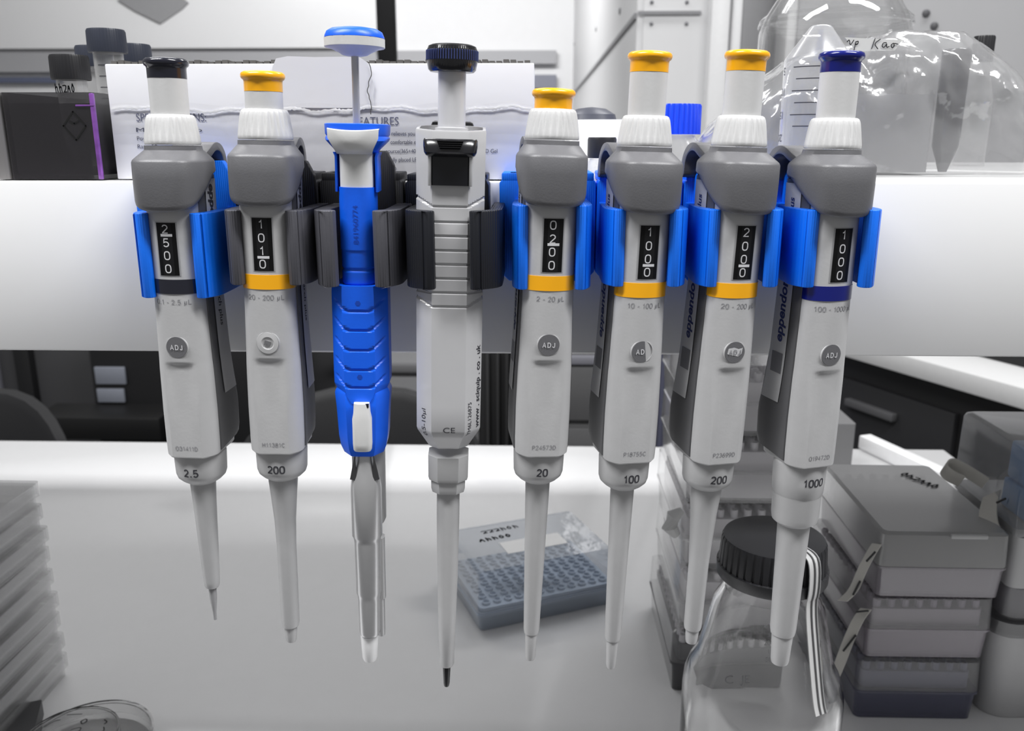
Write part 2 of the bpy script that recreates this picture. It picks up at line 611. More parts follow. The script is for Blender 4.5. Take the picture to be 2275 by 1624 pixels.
# screws of the panels and the dark fixings of the grey wall
SCREW = plastic('screw_grey', rgb(120, 120, 124), 0.4, metal=0.6)
for (px, py) in ((1448, 5), (1526, 5), (1447, 53), (1525, 53)):
    p = atY(px, py, Yp - 0.005)
    t = bmesh.new(); lathe(t, [(0.0045, 0), (0.0045, 0.002), (0.0025, 0.003)], 16)
    obj('screw', t, SCREW, W_FRONT, loc=p, rot=(R(90), 0, 0))
for (px, py) in ((1378, 25), (1325, 65), (1276, 98)):
    r = ray(px, py); p = CAM + r * (xl / r.x)
    t = bmesh.new(); lathe(t, [(0.009, 0), (0.009, 0.003), (0.005, 0.004)], 16)
    obj('screw', t, SCREW, W_SIDE, loc=(xl, min(p.y, 5.9), p.z), rot=(0, R(-90), 0))
for (px, py) in ((2057, 30), (2075, 58)):
    p = atY(px, py, Yp - 0.005)
    t = bmesh.new(); lathe(t, [(0.009, 0), (0.008, 0.006), (0.004, 0.008)], 16)
    obj('fixing', t, plastic('knob_grey', rgb(92, 92, 95), 0.5), W_RIGHT, loc=p, rot=(R(90), 0, 0))

# black room post and the board's diamond reflection, modelled as a thin plate
bm = bmesh.new()
a = atY(836, 50, 4.2).x; b = atY(875, 50, 4.2).x
box(bm, a, b, 4.2, 4.2 + (b - a), 0.0, 3.0, 0.006)
struct('column', bm, plastic('black_post', rgb(9, 9, 10), 0.8, spec=0.1))
bm = bmesh.new()
pts = [atY(x, y, 5.86) for (x, y) in ((262, 0), (340, -60), (418, 6), (404, 20), (357, 52), (300, 24))]
prism(bm, [(p.x, p.z) for p in pts], -0.012, 0.012, Matrix.Translation((0, 5.867, 0)) @ Matrix.Rotation(R(90), 4, 'X'))
tag(obj('board_reflection', bm, plastic('reflection_grey', rgb(150, 150, 152), 0.5)), 'grey diamond-shaped reflection on the white board, modelled as a thin plate', 'sign')

# ------------------------------------------------------------------ bench and shelf
BENCH_TOP = plastic('laminate_white', rgb(214, 214, 215), 0.10, coat=0.0, spec=0.55, bump=0.02, scale=300, mottle=0.015)
SHELF_WHITE = plastic('shelf_laminate', rgb(230, 230, 230), 0.35, bump=0.02, scale=300, mottle=0.01)
e0 = atZ(1905, 996, BENCH); e1 = atZ(2090, 1085, BENCH)
YB = e0.y
t = thing('workbench', 'long white laboratory bench top under the pipettes', 'bench', (0, 0.6, 0))
bm = bmesh.new(); box(bm, -1.3, 0.52, 0.26 - 0.6, YB - 0.6, BENCH - 0.03, BENCH, 0.003)
obj('worktop', bm, BENCH_TOP, t)
bm = bmesh.new()
dx = (e1.x - e0.x); dy = e1.y - e0.y
u = Vector((dx, dy, 0)).normalized(); nrm = Vector((-u.y, u.x, 0))
if nrm.x < 0: nrm = -nrm
M = Matrix(((u.x, nrm.x, 0, e0.x), (u.y, nrm.y, 0, e0.y - 0.6), (0, 0, 1, BENCH), (0, 0, 0, 1)))
box(bm, 0.0, 0.5, 0.0, 0.018, 0.0002, 0.018, 0.002, 2, M)
obj('edge_lip', bm, plastic('lip_white', rgb(226, 226, 227), 0.3), t)
for sx in (-1.24, -0.4, 0.44):
    bm = bmesh.new(); box(bm, sx - 0.03, sx + 0.03, 0.30 - 0.6, YB - 0.68, 0.0, BENCH - 0.03, 0.003)
    obj('leg', bm, plastic('bench_leg_grey', rgb(150, 150, 152), 0.4), t)

t = thing('reagent_shelf', 'white shelf with a deep front board the pipette holders hook onto', 'shelf', (0, Y_FAS, 0))
bm = bmesh.new(); box(bm, -1.0, 0.50, 0.0, 0.018, Z_BOT, Z_TOP - 0.0002, 0.0008)
obj('front_board', bm, SHELF_WHITE, t)
bm = bmesh.new(); box(bm, -1.0, 0.50, 0.018, 0.325, Z_TOP - 0.018, Z_TOP, 0.0006)
obj('shelf_board', bm, SHELF_WHITE, t)
for sx in (-0.97, 0.46):
    bm = bmesh.new(); box(bm, sx - 0.015, sx + 0.015, 0.03, 0.31, BENCH + 0.0002, Z_TOP - 0.019, 0.002)
    obj('support', bm, SHELF_WHITE, t)

# ------------------------------------------------------------------ pipettes with a number counter (six of one kind)
def body_ring(z, hw, yf, yb, flat, off=0.0, dip=0.0):
    """outline of the barrel: rounded front (or a flat facet), straight sides, rounded back; front at -y"""
    half = []
    yc = yf + 6.5 * mm
    for i in range(13):
        a = R(90) * i / 12
        ex, ey = hw * math.sin(a), yc - 6.5 * mm * math.cos(a)
        s = i / 12
        if s < 0.62:
            fx, fy = 6.6 * mm * s / 0.62, yf + 0.5 * mm
        else:
            k = (s - 0.62) / 0.38
            fx, fy = 6.6 * mm + (hw - 6.6 * mm) * (1 - (1 - k) ** 1.7), yf + 0.5 * mm + 6.0 * mm * k
        half.append((ex + (fx - ex) * flat, ey + (fy - ey) * flat + dip * max(0.0, 1 - (ex / (6.6 * mm)) ** 4)))
    y1 = yb - 5 * mm
    half += [(hw, yc + (y1 - yc) * k) for k in (0.25, 0.5, 0.75, 1.0)]
    half += [(hw - 5 * mm * (1 - math.cos(R(a))), y1 + 5 * mm * math.sin(R(a))) for a in (22, 45, 67)]
    half.append((hw - 5 * mm, yb))
    pts = [(x, y) for x, y in half] + [(-x, y) for x, y in reversed(half[1:])]
    out = []
    cy = (yf + yb) / 2
    for x, y in pts:
        v = Vector((x, y - cy)); l = v.length
        v = v * ((l + off) / l)
        out.append((v.x, v.y + cy, z))
    return out

HW = [(0, 10.7), (3, 11.0), (20, 11.1), (37, 10.8), (41, 10.6), (60, 10.1), (75, 9.9), (100, 9.9), (113, 10.2)]
def hw_at(z):
    z /= mm
    for (a, x), (b, y) in zip(HW, HW[1:]):
        if z <= b:
            return (x + (y - x) * max(0, (z - a)) / (b - a)) * mm
    return HW[-1][1] * mm
BACK = [(0, 16.5), (6, 19.5), (18, 20), (26, 18.5), (45, 16), (70, 15), (113, 15)]
def yb_at(z):
    z /= mm
    for (a, x), (b, y) in zip(BACK, BACK[1:]):
        if z <= b:
            return (x + (y - x) * max(0, (z - a)) / (b - a)) * mm
    return BACK[-1][1] * mm

def make_barrel():
    bm = bmesh.new()
    rings = []
    zs = [0, 0.6, 2, 6, 12, 20, 28, 34, 37.5, 39.5, 40.3, 40.9, 41.5, 43, 50, 58, 66, 72, 80, 90, 100, 108, 116]
    for z in zs:
        flat = max(0.0, min(1.0, (46.0 - z) / 26.0))
        dip = 0.0 if z > 41 else 0.75 * min(1.0, (41 - z) / 1.5) * max(0.0, min(1.0, (z - 8) / 30.0))
        inset = 0.5 * mm if z == 0 else 0
        rings.append(body_ring(z * mm, hw_at(z * mm) - inset, -12.5 * mm + inset, min(yb_at(z * mm), 14.5 * mm), flat, 0.0, dip * mm))
    loft(bm, rings)
    return bm

def make_shell():
    """dark grey rear shell: wraps the sides and the back"""
    bm = bmesh.new()
    zs = [1.5, 4, 7, 12, 16, 20, 25, 30, 38, 46, 56, 66, 76, 86, 96, 106, 114]
    rings = []
    for z in zs:
        hw = hw_at(z * mm) + 0.55 * mm
        y0 = -4.6 * mm
        yb = yb_at(z * mm)
        pts = [(hw - 1.2 * mm, y0), (hw, y0 + 0.6 * mm)] + [(hw, y0 + (yb - 5 * mm - y0) * k) for k in (0.25, 0.5, 0.75, 1.0)]
        pts += [(hw - 5 * mm * (1 - math.cos(R(a))), yb - 5 * mm + 5 * mm * math.sin(R(a))) for a in (22, 45, 67)] + [(hw - 5 * mm, yb)]
        full = pts + [(-x, y) for x, y in reversed(pts)]
        # lower edge climbs towards the front
        rings.append([(x, y, (max(z, 1.5 + 2.0 * max(0.0, min(1.0, (y + 4 * mm) / (22 * mm))))) * mm) for x, y in full])
    loft(bm, rings)
    return bm

def make_housing():
    """grey finger collar with a tongue-shaped lower front edge"""
    bm = bmesh.new()
    N = 56
    def ring(hx, yf, yb, zfun, n=3.1):
        out = []
        for i in range(N):
            a = 2 * math.pi * i / N
            c, s = math.cos(a), math.sin(a)
            x = hx * math.copysign(abs(c) ** (2 / n), c)
            hy = (yb - yf) / 2; cy = (yb + yf) / 2
            y = cy + hy * math.copysign(abs(s) ** (2 / n), s)
            out.append((x * mm, y * mm, zfun(x, y, s) * mm))
        return out
    def low(x, y, s):
        f = max(0.0, min(1.0, (y + 11.5) / 19.0))
        return 101.0 + 12.0 * f ** 1.15 + 2.4 * (abs(x) / 13.2) ** 2.5
    r = [ring(10.6, -13.2, 13, lambda x, y, s: low(x, y, s) + 0.6),
         ring(12.4, -15.4, 14.6, lambda x, y, s: low(x, y, s) - 0.2),
         ring(13.0, -16.2, 15.2, lambda x, y, s: low(x, y, s) + 0.5),
         ring(13.25, -16.5, 15.5, lambda x, y, s: low(x, y, s) + 2.0),
         ring(13.3, -16.6, 15.5, lambda x, y, s: 113 + 4 * max(0, (y + 4) / 20)),
         ring(13.2, -16.5, 15.5, lambda x, y, s: 119.0),
         ring(12.9, -16.0, 15.2, lambda x, y, s: 119.9),
         ring(12.3, -15.0, 14.6, lambda x, y, s: 120.6),
         ring(11.2, -12.0, 12.6, lambda x, y, s: 122.9, 2.2),
         ring(10.7, -10.9, 11.5, lambda x, y, s: 123.6, 2.0),
         ring(10.6, -10.6, 10.6, lambda x, y, s: 125.2, 2.0)]
    loft(bm, r)
    return bm

def make_hook():
    bm = bmesh.new()
    path = smooth_path([(8.0, 119.5), (15, 122.5), (20, 125.2), (25.5, 124.5), (29, 120.5), (29.6, 114.0)], 2)
    poly = thick(path, 3.4)
    M = Matrix(((0, 0, 1, 0), (1, 0, 0, 0), (0, 1, 0, 0), (0, 0, 0, 1)))
    prism(bm, [(a * mm, b * mm) for a, b in poly], -8.5 * mm, 8.5 * mm, M, 0.5 * mm)
    return bm

def make_ring():
    bm = bmesh.new()
    NR = 26
    prof = [(10.2, 125.6), (10.45, 126.0), (10.4, 127.2), (10.15, 129.0), (9.8, 131.5), (9.4, 134.0), (9.1, 135.4), (8.6, 136.4), (7.9, 136.8), (7.35, 136.6), (7.3, 134)]
    depth = [0, 0, 0.006, 0.03, 0.055, 0.075, 0.085, 0.07, 0.03, 0, 0]
    width = [0.1, 0.1, 0.14, 0.24, 0.34, 0.42, 0.46, 0.48, 0.48, 0.4, 0.4]
    def rib(k, a):
        ph = (a * NR / (2 * math.pi)) % 1.0
        return 1 - depth[k] * (1 - min(1, abs(ph - 0.5) / width[k])) ** 0.75 if depth[k] else 1
    lathe(bm, [(r * mm, z * mm) for r, z in prof], NR * 12, rib=rib)
    return bm

def cap_prof(top):
    return [(p[0] * mm, (top + p[1]) * mm) for p in ((7.05, -7.7), (7.2, -7.6), (7.2, -4.2), (7.35, -3.5), (8.0, -3.0), (8.3, -2.3), (8.3, -1.6), (8.0, -0.95), (7.2, -0.45), (5.0, -0.15), (2.5, 0), (0.3, 0.0))]

BARREL = make_barrel(); SHELL = make_shell()
T_BARREL = bvh_of(BARREL)
T_SHELL = bvh_of(SHELL)
ME = {}

def shared(key, name, maker, m, parent, ang=35):
    if key not in ME:
        o = obj(name, maker(), m, parent, ang=ang)
        ME[key] = o.data
        return o
    o = bpy.data.objects.new(name, ME[key])
    COL.objects.link(o)
    o.parent = parent
    return o

def copy_bm(b):
    return b.copy()

def counter_pipette(spec):
    (xt, yt), (xb, yb), z0 = spec['top'], spec['bot'], spec['z0']
    a = atY(xt, yt, Y_PIP); b = atY(xb, yb, Y_PIP)
    k = (a.x - b.x) / (a.z - b.z)
    Z0 = CAM.z + z0 * mm
    X0 = b.x + k * (Z0 - b.z)
    root = thing('micropipette', spec['label'], 'pipette', (X0, Y_PIP, Z0), group='pipettes hanging in the row of holders')
    root.rotation_euler = (Matrix.Rotation(math.atan(k), 3, 'Y') @ Matrix.Rotation(R(spec['yaw']), 3, 'Z')).to_euler()
    col = spec['mat']
    barrel = shared('barrel', 'barrel', lambda: BARREL.copy(), LIGHT_GREY, root, 28)
    shared('shell', 'rear_shell', lambda: SHELL.copy(), DARK_GREY, root)
    housing = shared('housing', 'finger_collar', make_housing, MID_GREY, root, 40)
    shared('hook', 'finger_hook', make_hook, MID_GREY, root)
    shared('ring', 'ribbed_ring', make_ring, WHITE_RING, root, 50)
    # plunger
    top = spec['top_z']
    bm = bmesh.new(); lathe(bm, [(7.1 * mm, 128 * mm), (7.1 * mm, max(top - 7.5, 134) * mm)], 48)
    obj('plunger_stem', bm, WHITE_RING if top > 145 else LIGHT_GREY, root)
    bm = bmesh.new(); lathe(bm, cap_prof(top), 56)
    obj('plunger_cap', bm, col, root, ang=50)
    # coloured band
    bm = bmesh.new()
    bz = [68.9, 71, 73, 74.6]
    rr = [body_ring(z * mm, hw_at(z * mm), -12.5 * mm, 14.0 * mm, 0, 0.22 * mm) for z in bz]
    rr = [body_ring(68.9 * mm, hw_at(69 * mm), -12.5 * mm, 14.0 * mm, 0, -0.2 * mm)] + rr + [body_ring(74.6 * mm, hw_at(74.6 * mm), -12.5 * mm, 14.0 * mm, 0, -0.2 * mm)]
    loft(bm, rr)
    obj('color_band', bm, col, root)
    # counter window
    bm = bmesh.new()
    patch(bm, lambda u, v: ((-4.3 + 8.6 * u) * mm, -12 * mm, (75.9 + 21.0 * v) * mm), 10, 4, T_BARREL, (0, 1, 0), 0.10 * mm)
    win = obj('volume_window', bm, plastic('window_rim_grey', rgb(150, 150, 152), 0.3), root)
    bm = bmesh.new()
    patch(bm, lambda u, v: ((-3.8 + 7.6 * u) * mm, -12 * mm, (76.2 + 20.4 * v) * mm), 10, 4, T_BARREL, (0, 1, 0), 0.16 * mm)
    obj('counter_face', bm, WINDOW_BLACK, win)
    bm = bmesh.new()
    patch(bm, lambda u, v: ((-2.2 + 4.4 * u) * mm, -12 * mm, (76.4 + 20.0 * v) * mm), 8, 4, T_BARREL, (0, 1, 0), 0.2 * mm)
    obj('counter_wheel', bm, plastic('wheel_charcoal', rgb(24, 24, 26), 0.5, spec=0.2), win)
    ds, bar = spec['digits'], spec['bar']
    bm = bmesh.new()
    zc = [94.2, 89.0, 84.0, 78.9]
    for d, z in zip(ds, zc):
        print_on(bm, d, 3.3 * mm, (-0.3 * mm, 0, z * mm), (1, 0, 0), (0, 0, 1), (0, 1, 0), T_BARREL, lift=0.25 * mm, w=0.13, sx=1.18)
    obj('digits', bm, PALE_INK, win)
    if bar:
        zb = (zc[bar - 1] + zc[bar]) / 2 + (0.1 if spec.get('barup') is None else spec['barup'])
        bm = bmesh.new()
        patch(bm, lambda u, v: ((-2.2 + 4.6 * u) * mm, -12 * mm, (zb - 0.55 + 1.0 * v) * mm), 6, 1, T_BARREL, (0, 1, 0), 0.26 * mm)
        obj('decimal_bar', bm, PALE_INK, win)
    # printing on the barrel
    bm = bmesh.new()
    print_on(bm, spec['range'], 1.95 * mm, (0, 0, 65.7 * mm), (1, 0, 0), (0, 0, 1), (0, 1, 0), T_BARREL, w=0.13, sx=1.0, lift=0.12 * mm)
    obj('range_print', bm, INK_GREY, barrel)
    bm = bmesh.new()
    print_on(bm, spec['serial'], 1.8 * mm, (0, 0, 4.4 * mm), (1, 0, 0), (0, 0, 1), (0, 1, 0), T_BARREL, w=0.13, sx=1.0, lift=0.12 * mm)
    obj('serial_print', bm, INK_GREY, barrel)
    # adjustment seal
    adj = spec['adj']
    bm = bmesh.new()
    lathe(bm, [(4.75 * mm, -0.9 * mm), (4.6 * mm, 0.02 * mm), (4.3 * mm, 0.06 * mm), (4.28 * mm, -0.3 * mm)], 40)
    h = T_BARREL.ray_cast(Vector((0, -0.06, 47.4 * mm)), Vector((0, 1, 0)))[0]
    seal = obj('adjustment_seal', bm, LIGHT_GREY, root, loc=(0, h.y + 0.12 * mm, 47.4 * mm), rot=(R(90), 0, 0))
    bm = bmesh.new()
    if adj == 'bare':
        lathe(bm, [(4.25 * mm, 0.15 * mm), (4.25 * mm, 0.35 * mm), (2.6 * mm, 0.5 * mm), (1.9 * mm, 0.1 * mm), (0.2 * mm, 0.05 * mm)], 40)
        disc = obj('seal_disc', bm, plastic('bare_screw_metal', rgb(205, 205, 206), 0.22, metal=0.25, coat=0.5), seal)
        bm = bmesh.new()
        prism(bm, [(-1.6 * mm, -0.9 * mm), (-0.3 * mm, -0.2 * mm), (0.2 * mm, -1.5 * mm), (1.2 * mm, -0.6 * mm), (1.5 * mm, 0.6 * mm), (0.2 * mm, 0.9 * mm), (-1.0 * mm, 1.3 * mm)], 0.3 * mm, 0.55 * mm)
        obj('screw_socket', bm, plastic('socket_grey', rgb(110, 110, 112), 0.5), seal)
    else:
        n = 40
        pts = []
        for i in range(n):
            an = 2 * math.pi * i / n
            x, y = 4.25 * math.cos(an), 4.25 * math.sin(an)
            if adj == 'torn':
                x = min(x, 1.3 - 0.12 * y)
            pts.append((x * mm, y * mm))
        prism(bm, pts, -0.5 * mm, 0.2 * mm)
        obj('seal_disc', bm, MID_GREY, seal)
        bm = bmesh.new()
        if adj == 'worn':
            prism(bm, [(x * mm, y * mm) for x, y in ((-3.3, -0.6), (-2.9, 1.5), (-0.5, 1.9), (1.5, 1.3), (3.2, 1.7), (2.9, -0.6), (1.6, -1.7), (-1.2, -1.2))], 0.18 * mm, 0.25 * mm)
            obj('worn_patch', bm, plastic('scratched_grey', rgb(196, 196, 198), 0.4), seal)
            bm = bmesh.new()
        txt = 'AD' if adj == 'torn' else 'ADJ'
        print_on(bm, txt, 2.0 * mm, (-0.9 * mm if adj == 'torn' else 0, 0, 0.24 * mm), (1, 0, 0), (0, 1, 0), (0, 0, -1), w=0.17, gap=0.3)
        obj('lettering', bm, INK_GREY if adj == 'worn' else PALE_INK, seal)
    # label strips on both flanks
    for sd in (1, -1):
        def f(u, v, sd=sd):
            z = 24.5 + 88 * v
            sh = 3.6 * max(0.0, (45 - z) / 20) ** 2
            y0 = 1.2 + sh * 0.35
            y1 = 12.4 + sh * 0.7
            return (0, (y0 + (y1 - y0) * u) * mm, z * mm)
        bm = bmesh.new()
        patch(bm, f, 5, 22, T_SHELL, (-sd, 0, 0), 0.35 * mm)
        strip = obj('label_strip', bm, LIGHT_GREY, root)
        bm = bmesh.new()
        rd = (0, 0, -1) if sd > 0 else (0, 0, 1)
        upv = (0, 1, 0) if sd > 0 else (0, 1, 0)
        upv = (0, 1, 0) if sd > 0 else (0, 1, 0)
        # right flank reads downwards, left flank upwards; letter tops point to the back on the right, to the back on the left
        upv = Vector((0, 1, 0))
        if sd < 0:
            upv = Vector((0, 1, 0))
        text_on(bm, 'eppendorf', 6.4 * mm, (0, 6.4 * mm, (62.5 if sd < 0 else 97.5) * mm), rd, upv, (-sd, 0, 0), T_SHELL, lift=0.45 * mm, bold=0.03, shear=0.15)
        obj('lettering', bm, INK_BLUE if sd < 0 else INK, strip)
        bm = bmesh.new()
        text_on(bm, 'Research plus', 4.3 * mm, (0, 6.4 * mm, (95.0 if sd < 0 else 65.0) * mm), rd, upv, (-sd, 0, 0), T_SHELL, lift=0.45 * mm, bold=0.015, shear=0.15)
        obj('lettering', bm, INK_BLUE if sd < 0 else INK, strip)
        if sd < 0:
            bm = bmesh.new()
            patch(bm, lambda u, v: (0, (2.6 + 7.4 * u) * mm, (36.5 + 8.5 * v) * mm), 2, 2, T_SHELL, (-sd, 0, 0), 0.45 * mm)
            obj('tag_field', bm, plastic('tag_grey', rgb(104, 104, 108), 0.4), strip)
    # nose cone, shaft and tip cone
    bm = bmesh.new()
    lathe(bm, [(r * mm, z * mm) for r, z in spec['cone']], 56)
    tree = bvh_of(bm)
    cone = obj('nose_cone', bm, CONE_GREY, root, ang=30)
    bm = bmesh.new()
    print_on(bm, spec['num'], 3.3 * mm, (0, 0, -7.3 * mm), (1, 0, 0), (0, 0, 1), (0, 1, 0), tree, w=0.17, sx=0.98, lift=0.12 * mm)
    obj('lettering', bm, INK, cone)
    bm = bmesh.new()
    lathe(bm, [(r * mm, z * mm) for r, z in spec['shaft']], 40)
    obj('shaft', bm, CONE_GREY, root, ang=30)
    bm = bmesh.new()
    lathe(bm, [(r * mm, z * mm) for r, z in spec['tip']], 32)
    obj('tip_cone', bm, plastic('tip_metal_grey', rgb(150, 150, 152), 0.35) if spec.get('thin') else CONE_GREY, root, ang=40)
    return root

CONE = [(9.6, 2), (10.6, 0), (10.7, -1), (10.55, -6), (10.4, -9.5), (9.8, -11.3), (8.2, -12.9), (6.0, -14.4), (5.2, -14.6)]
SPECS = [
    dict(label='pipette with a black plunger cap and black band, 0.1-2.5 µL', top=(367, 122), bot=(479, 1383), z0=-127.5, yaw=-3, mat=BLACKISH, top_z=157.6,
         digits='2500', bar=1, barup=0.3, range='0.1 - 2.5 µL', serial='O31411D', num='2.5', adj='full', cone=CONE, thin=True,
         shaft=[(5.4, -13.5), (5.3, -16), (4.9, -24), (3.5, -62), (3.2, -64.5), (2.9, -65.2)], tip=[(1.6, -64.5), (1.7, -66), (1.55, -71), (1.1, -75.5), (0.8, -78), (0.7, -81.8)]),
    dict(label='yellow-capped pipette between the black-banded one and the blue one, window 1010', top=(583, 155), bot=(648, 1430), z0=-125.5, yaw=2, mat=YELLOW, top_z=150.8,
         digits='1010', bar=3, range='20 - 200 µL', serial='H11381C', num='200', adj='bare', cone=CONE,
         shaft=[(6.3, -13.5), (6.1, -16), (5.4, -24), (4.6, -34), (4.2, -46), (4.0, -84), (3.7, -86)], tip=[(2.9, -85.5), (2.8, -88), (2.4, -93), (2.1, -94)]),
    dict(label='yellow-capped pipette with its plunger pushed fully down, marked 20', top=(1231, 192), bot=(1178, 1460), z0=-125.5, yaw=9, mat=YELLOW, top_z=144.4,
         digits='0200', bar=2, barup=0.4, range='2 - 20 µL', serial='P24573D', num='20', adj='full', cone=CONE,
         shaft=[(5.3, -13.5), (5.2, -16), (4.6, -40), (3.5, -86), (3.2, -87.8)], tip=[(2.75, -87), (2.7, -89), (2.3, -100), (1.9, -101.4)]),
    dict(label='tall yellow-capped pipette with a half-torn seal, marked 100', top=(1445, 113), bot=(1357, 1478), z0=-128, yaw=13.5, mat=YELLOW, top_z=160,
         digits='1000', bar=3, range='10 - 100 µL', serial='P18755C', num='100', adj='torn', cone=CONE,
         shaft=[(5.1, -13.5), (5.0, -16), (4.5, -40), (3.6, -86.5), (3.3, -88)], tip=[(2.75, -87.5), (2.7, -90), (2.2, -101), (1.8, -102.5)]),
    dict(label='yellow-capped pipette beside the navy-capped one, seal scratched, window 2000', top=(1661, 113), bot=(1536, 1420), z0=-128, yaw=16.5, mat=YELLOW, top_z=160.3,
         digits='2000', bar=3, range='20 - 200 µL', serial='P23699D', num='200', adj='worn', cone=CONE,
         shaft=[(6.6, -13.5), (6.4, -17), (5.6, -26), (5.0, -36), (4.3, -50), (3.9, -80.5), (3.6, -82)], tip=[(3.0, -81.5), (2.9, -84), (2.6, -88), (2.3, -89)]),
    dict(label='pipette with a navy blue plunger cap and band, marked 1000', top=(1871, 113), bot=(1733, 1460), z0=-129, yaw=18.5, mat=NAVY, top_z=160.8,
         digits='1000', bar=0, range='100 - 1000 µL', serial='Q19472D', num='1000', adj='full',
         cone=[(9.6, 2), (10.7, 0), (10.8, -1), (10.7, -8), (10.4, -14), (10.0, -14.8), (9.9, -15.4), (9.8, -25), (9.3, -27.5), (7.6, -29), (6.6, -29.3)],
         shaft=[(6.8, -28.5), (6.7, -32), (5.6, -80), (5.2, -82.5)], tip=[(4.7, -82), (4.6, -84), (4.0, -96), (3.6, -97.4)]),
]
PIPS = [counter_pipette(s) for s in SPECS]

# ------------------------------------------------------------------ the bright blue pipette
def axis_root(name, label, top, bot, yref, yaw=0.0):
    a = atY(*top, Y_PIP); b = atY(*bot, Y_PIP)
    k = (a.x - b.x) / (a.z - b.z)
    Z0 = atY(1137, yref, Y_PIP).z
    X0 = b.x + k * (Z0 - b.z)
    r = thing(name, label, 'pipette', (X0, Y_PIP, Z0), group='pipettes hanging in the row of holders')
    r.rotation_euler = (Matrix.Rotation(math.atan(k), 3, 'Y') @ Matrix.Rotation(R(yaw), 3, 'Z')).to_euler()
    return r, Z0

BLUE = plastic('bright_blue_plastic', rgb(10, 96, 235), 0.38, bump=0.05, scale=900)
BLUE_DARK = plastic('engraved_blue', rgb(10, 66, 176), 0.5)
CREAM = plastic('warm_white_plastic', rgb(216, 216, 215), 0.42, bump=0.04, scale=900)
STEEL = plastic('brushed_steel', rgb(200, 200, 201), 0.28, metal=0.6, bump=0.02, scale=800)

ROOT, Z0 = axis_root('micropipette', 'bright blue pipette with a wide blue push button on a thin steel rod', (787, 60), (823, 1460), 1000, 4)
def zl(y, Y=Y_PIP):
    return atY(1137, y, Y).z - Z0
# push button
bm = bmesh.new()
lathe(bm, [(0.0112, zl(84)), (0.0111, zl(80)), (0.0104, zl(70)), (0.0088, zl(64)), (0.0055, zl(60.5)), (0.0015, zl(60))], 56)
pb = obj('push_button', bm, BLUE, ROOT, ang=50)
bm = bmesh.new()
seam = lambda k, a: 1 - (0.012 if ((a * 14 / (2 * math.pi)) % 1.0) < 0.06 else 0)
lathe(bm, [(0.0030, zl(124)), (0.0046, zl(122)), (0.0062, zl(116)), (0.0092, zl(107.5)), (0.0110, zl(105.5)), (0.0113, zl(104)), (0.0113, zl(85)), (0.0108, zl(84))], 112, rib=seam)
obj('button_ring', bm, CREAM, ROOT, ang=40)
bm = bmesh.new(); lathe(bm, [(0.00145, zl(345)), (0.00145, zl(121))], 24)
obj('plunger_rod', bm, STEEL, ROOT)
# flared top
bm = bmesh.new()
def fl(y, hx, yf, yb, n=3.0):
    return selli(hx, (yb - yf) / 2, zl(y), n, 48, 0, (yb + yf) / 2)
loft(bm, [fl(412, 0.0070, -0.0030, 0.0085), fl(345, 0.0072, -0.0035, 0.009), fl(332, 0.0085, -0.0105, 0.0115), fl(312, 0.0118, -0.012, 0.0165), fl(306, 0.0122, -0.012, 0.018, 2.6), fl(302, 0.0117, -0.0118, 0.0175, 2.6), fl(298, 0.0122, -0.012, 0.018, 2.6), fl(276, 0.0124, -0.012, 0.0185, 2.6), fl(274.5, 0.0116, -0.0112, 0.0175, 2.6), fl(276, 0.0108, -0.0104, 0.0165, 2.6), fl(300, 0.0100, -0.0098, 0.014, 2.6)])
obj('finger_flange', bm, BLUE, ROOT, ang=40)
# pale saddle-shaped insert at the front of the flange
bm = bmesh.new()
rings = []
for (y, hx, yy, bow) in ((292, 0.0094, -0.0128, .3), (287, 0.0097, -0.0140, .32), (289, 0.0096, -0.0156, .32), (308, 0.0094, -0.0160, 0.15), (330, 0.0074, -0.0150, 0.0), (341, 0.0066, -0.0128, 0.0), (342, 0.0064, -0.0090, 0.0)):
    row = []
    for i in range(17):
        s = -1 + i / 8
        z = zl(y) + bow * 0.0024 * (s * s - 0.6)
        row.append((hx * s, yy + 0.004 * abs(s) ** 3, z))
    rings.append(row)
loft(bm, rings, closed=False)
obj('flange_insert', bm, CREAM, ROOT, ang=40)
bm = bmesh.new()
loft(bm, [selli(0.0066, 0.0066, zl(y), 2.2, 40, 0, -0.0025) for y in (420, 338)])
obj('inner_sleeve', bm, CREAM, ROOT)
# rails either side of the sleeve
for s in (-1, 1):
    bm = bmesh.new()
    loft(bm, [rrect(min(s * 0.0072, s * x1), max(s * 0.0072, s * x1), -0.0055, 0.0085, 0.0008, zl(y), 3) for y, x1 in ((425, 0.0082), (385, 0.0082), (348, 0.0080), (338, 0.0088))])
    obj('side_rail', bm, BLUE, ROOT)

# handle: upper barrel with ring grooves, lower grip with swept grooves
def grooved(rows, N, section, grooves, depth=0.0005, wid=0.0006):
    """rows of z; section(z)->ring; grooves: list of functions (x)->z"""
    bm = bmesh.new()
    rings = []
    for z in rows:
        ring = []
        for (x, y, zz) in section(z):
            d = 0.0
            if y < 0.001:
                for g in grooves:
                    q = abs(z - g(x))
                    d = max(d, depth * max(0.0, 1 - (q / wid) ** 4) * max(0.0, min(1.0, (N - abs(x)) / 0.001) if N else 1.0))
            l = math.hypot(x, y)
            ring.append((x * (1 - d / l), y * (1 - d / l), zz))
        rings.append(ring)
    loft(bm, rings)
    return bm

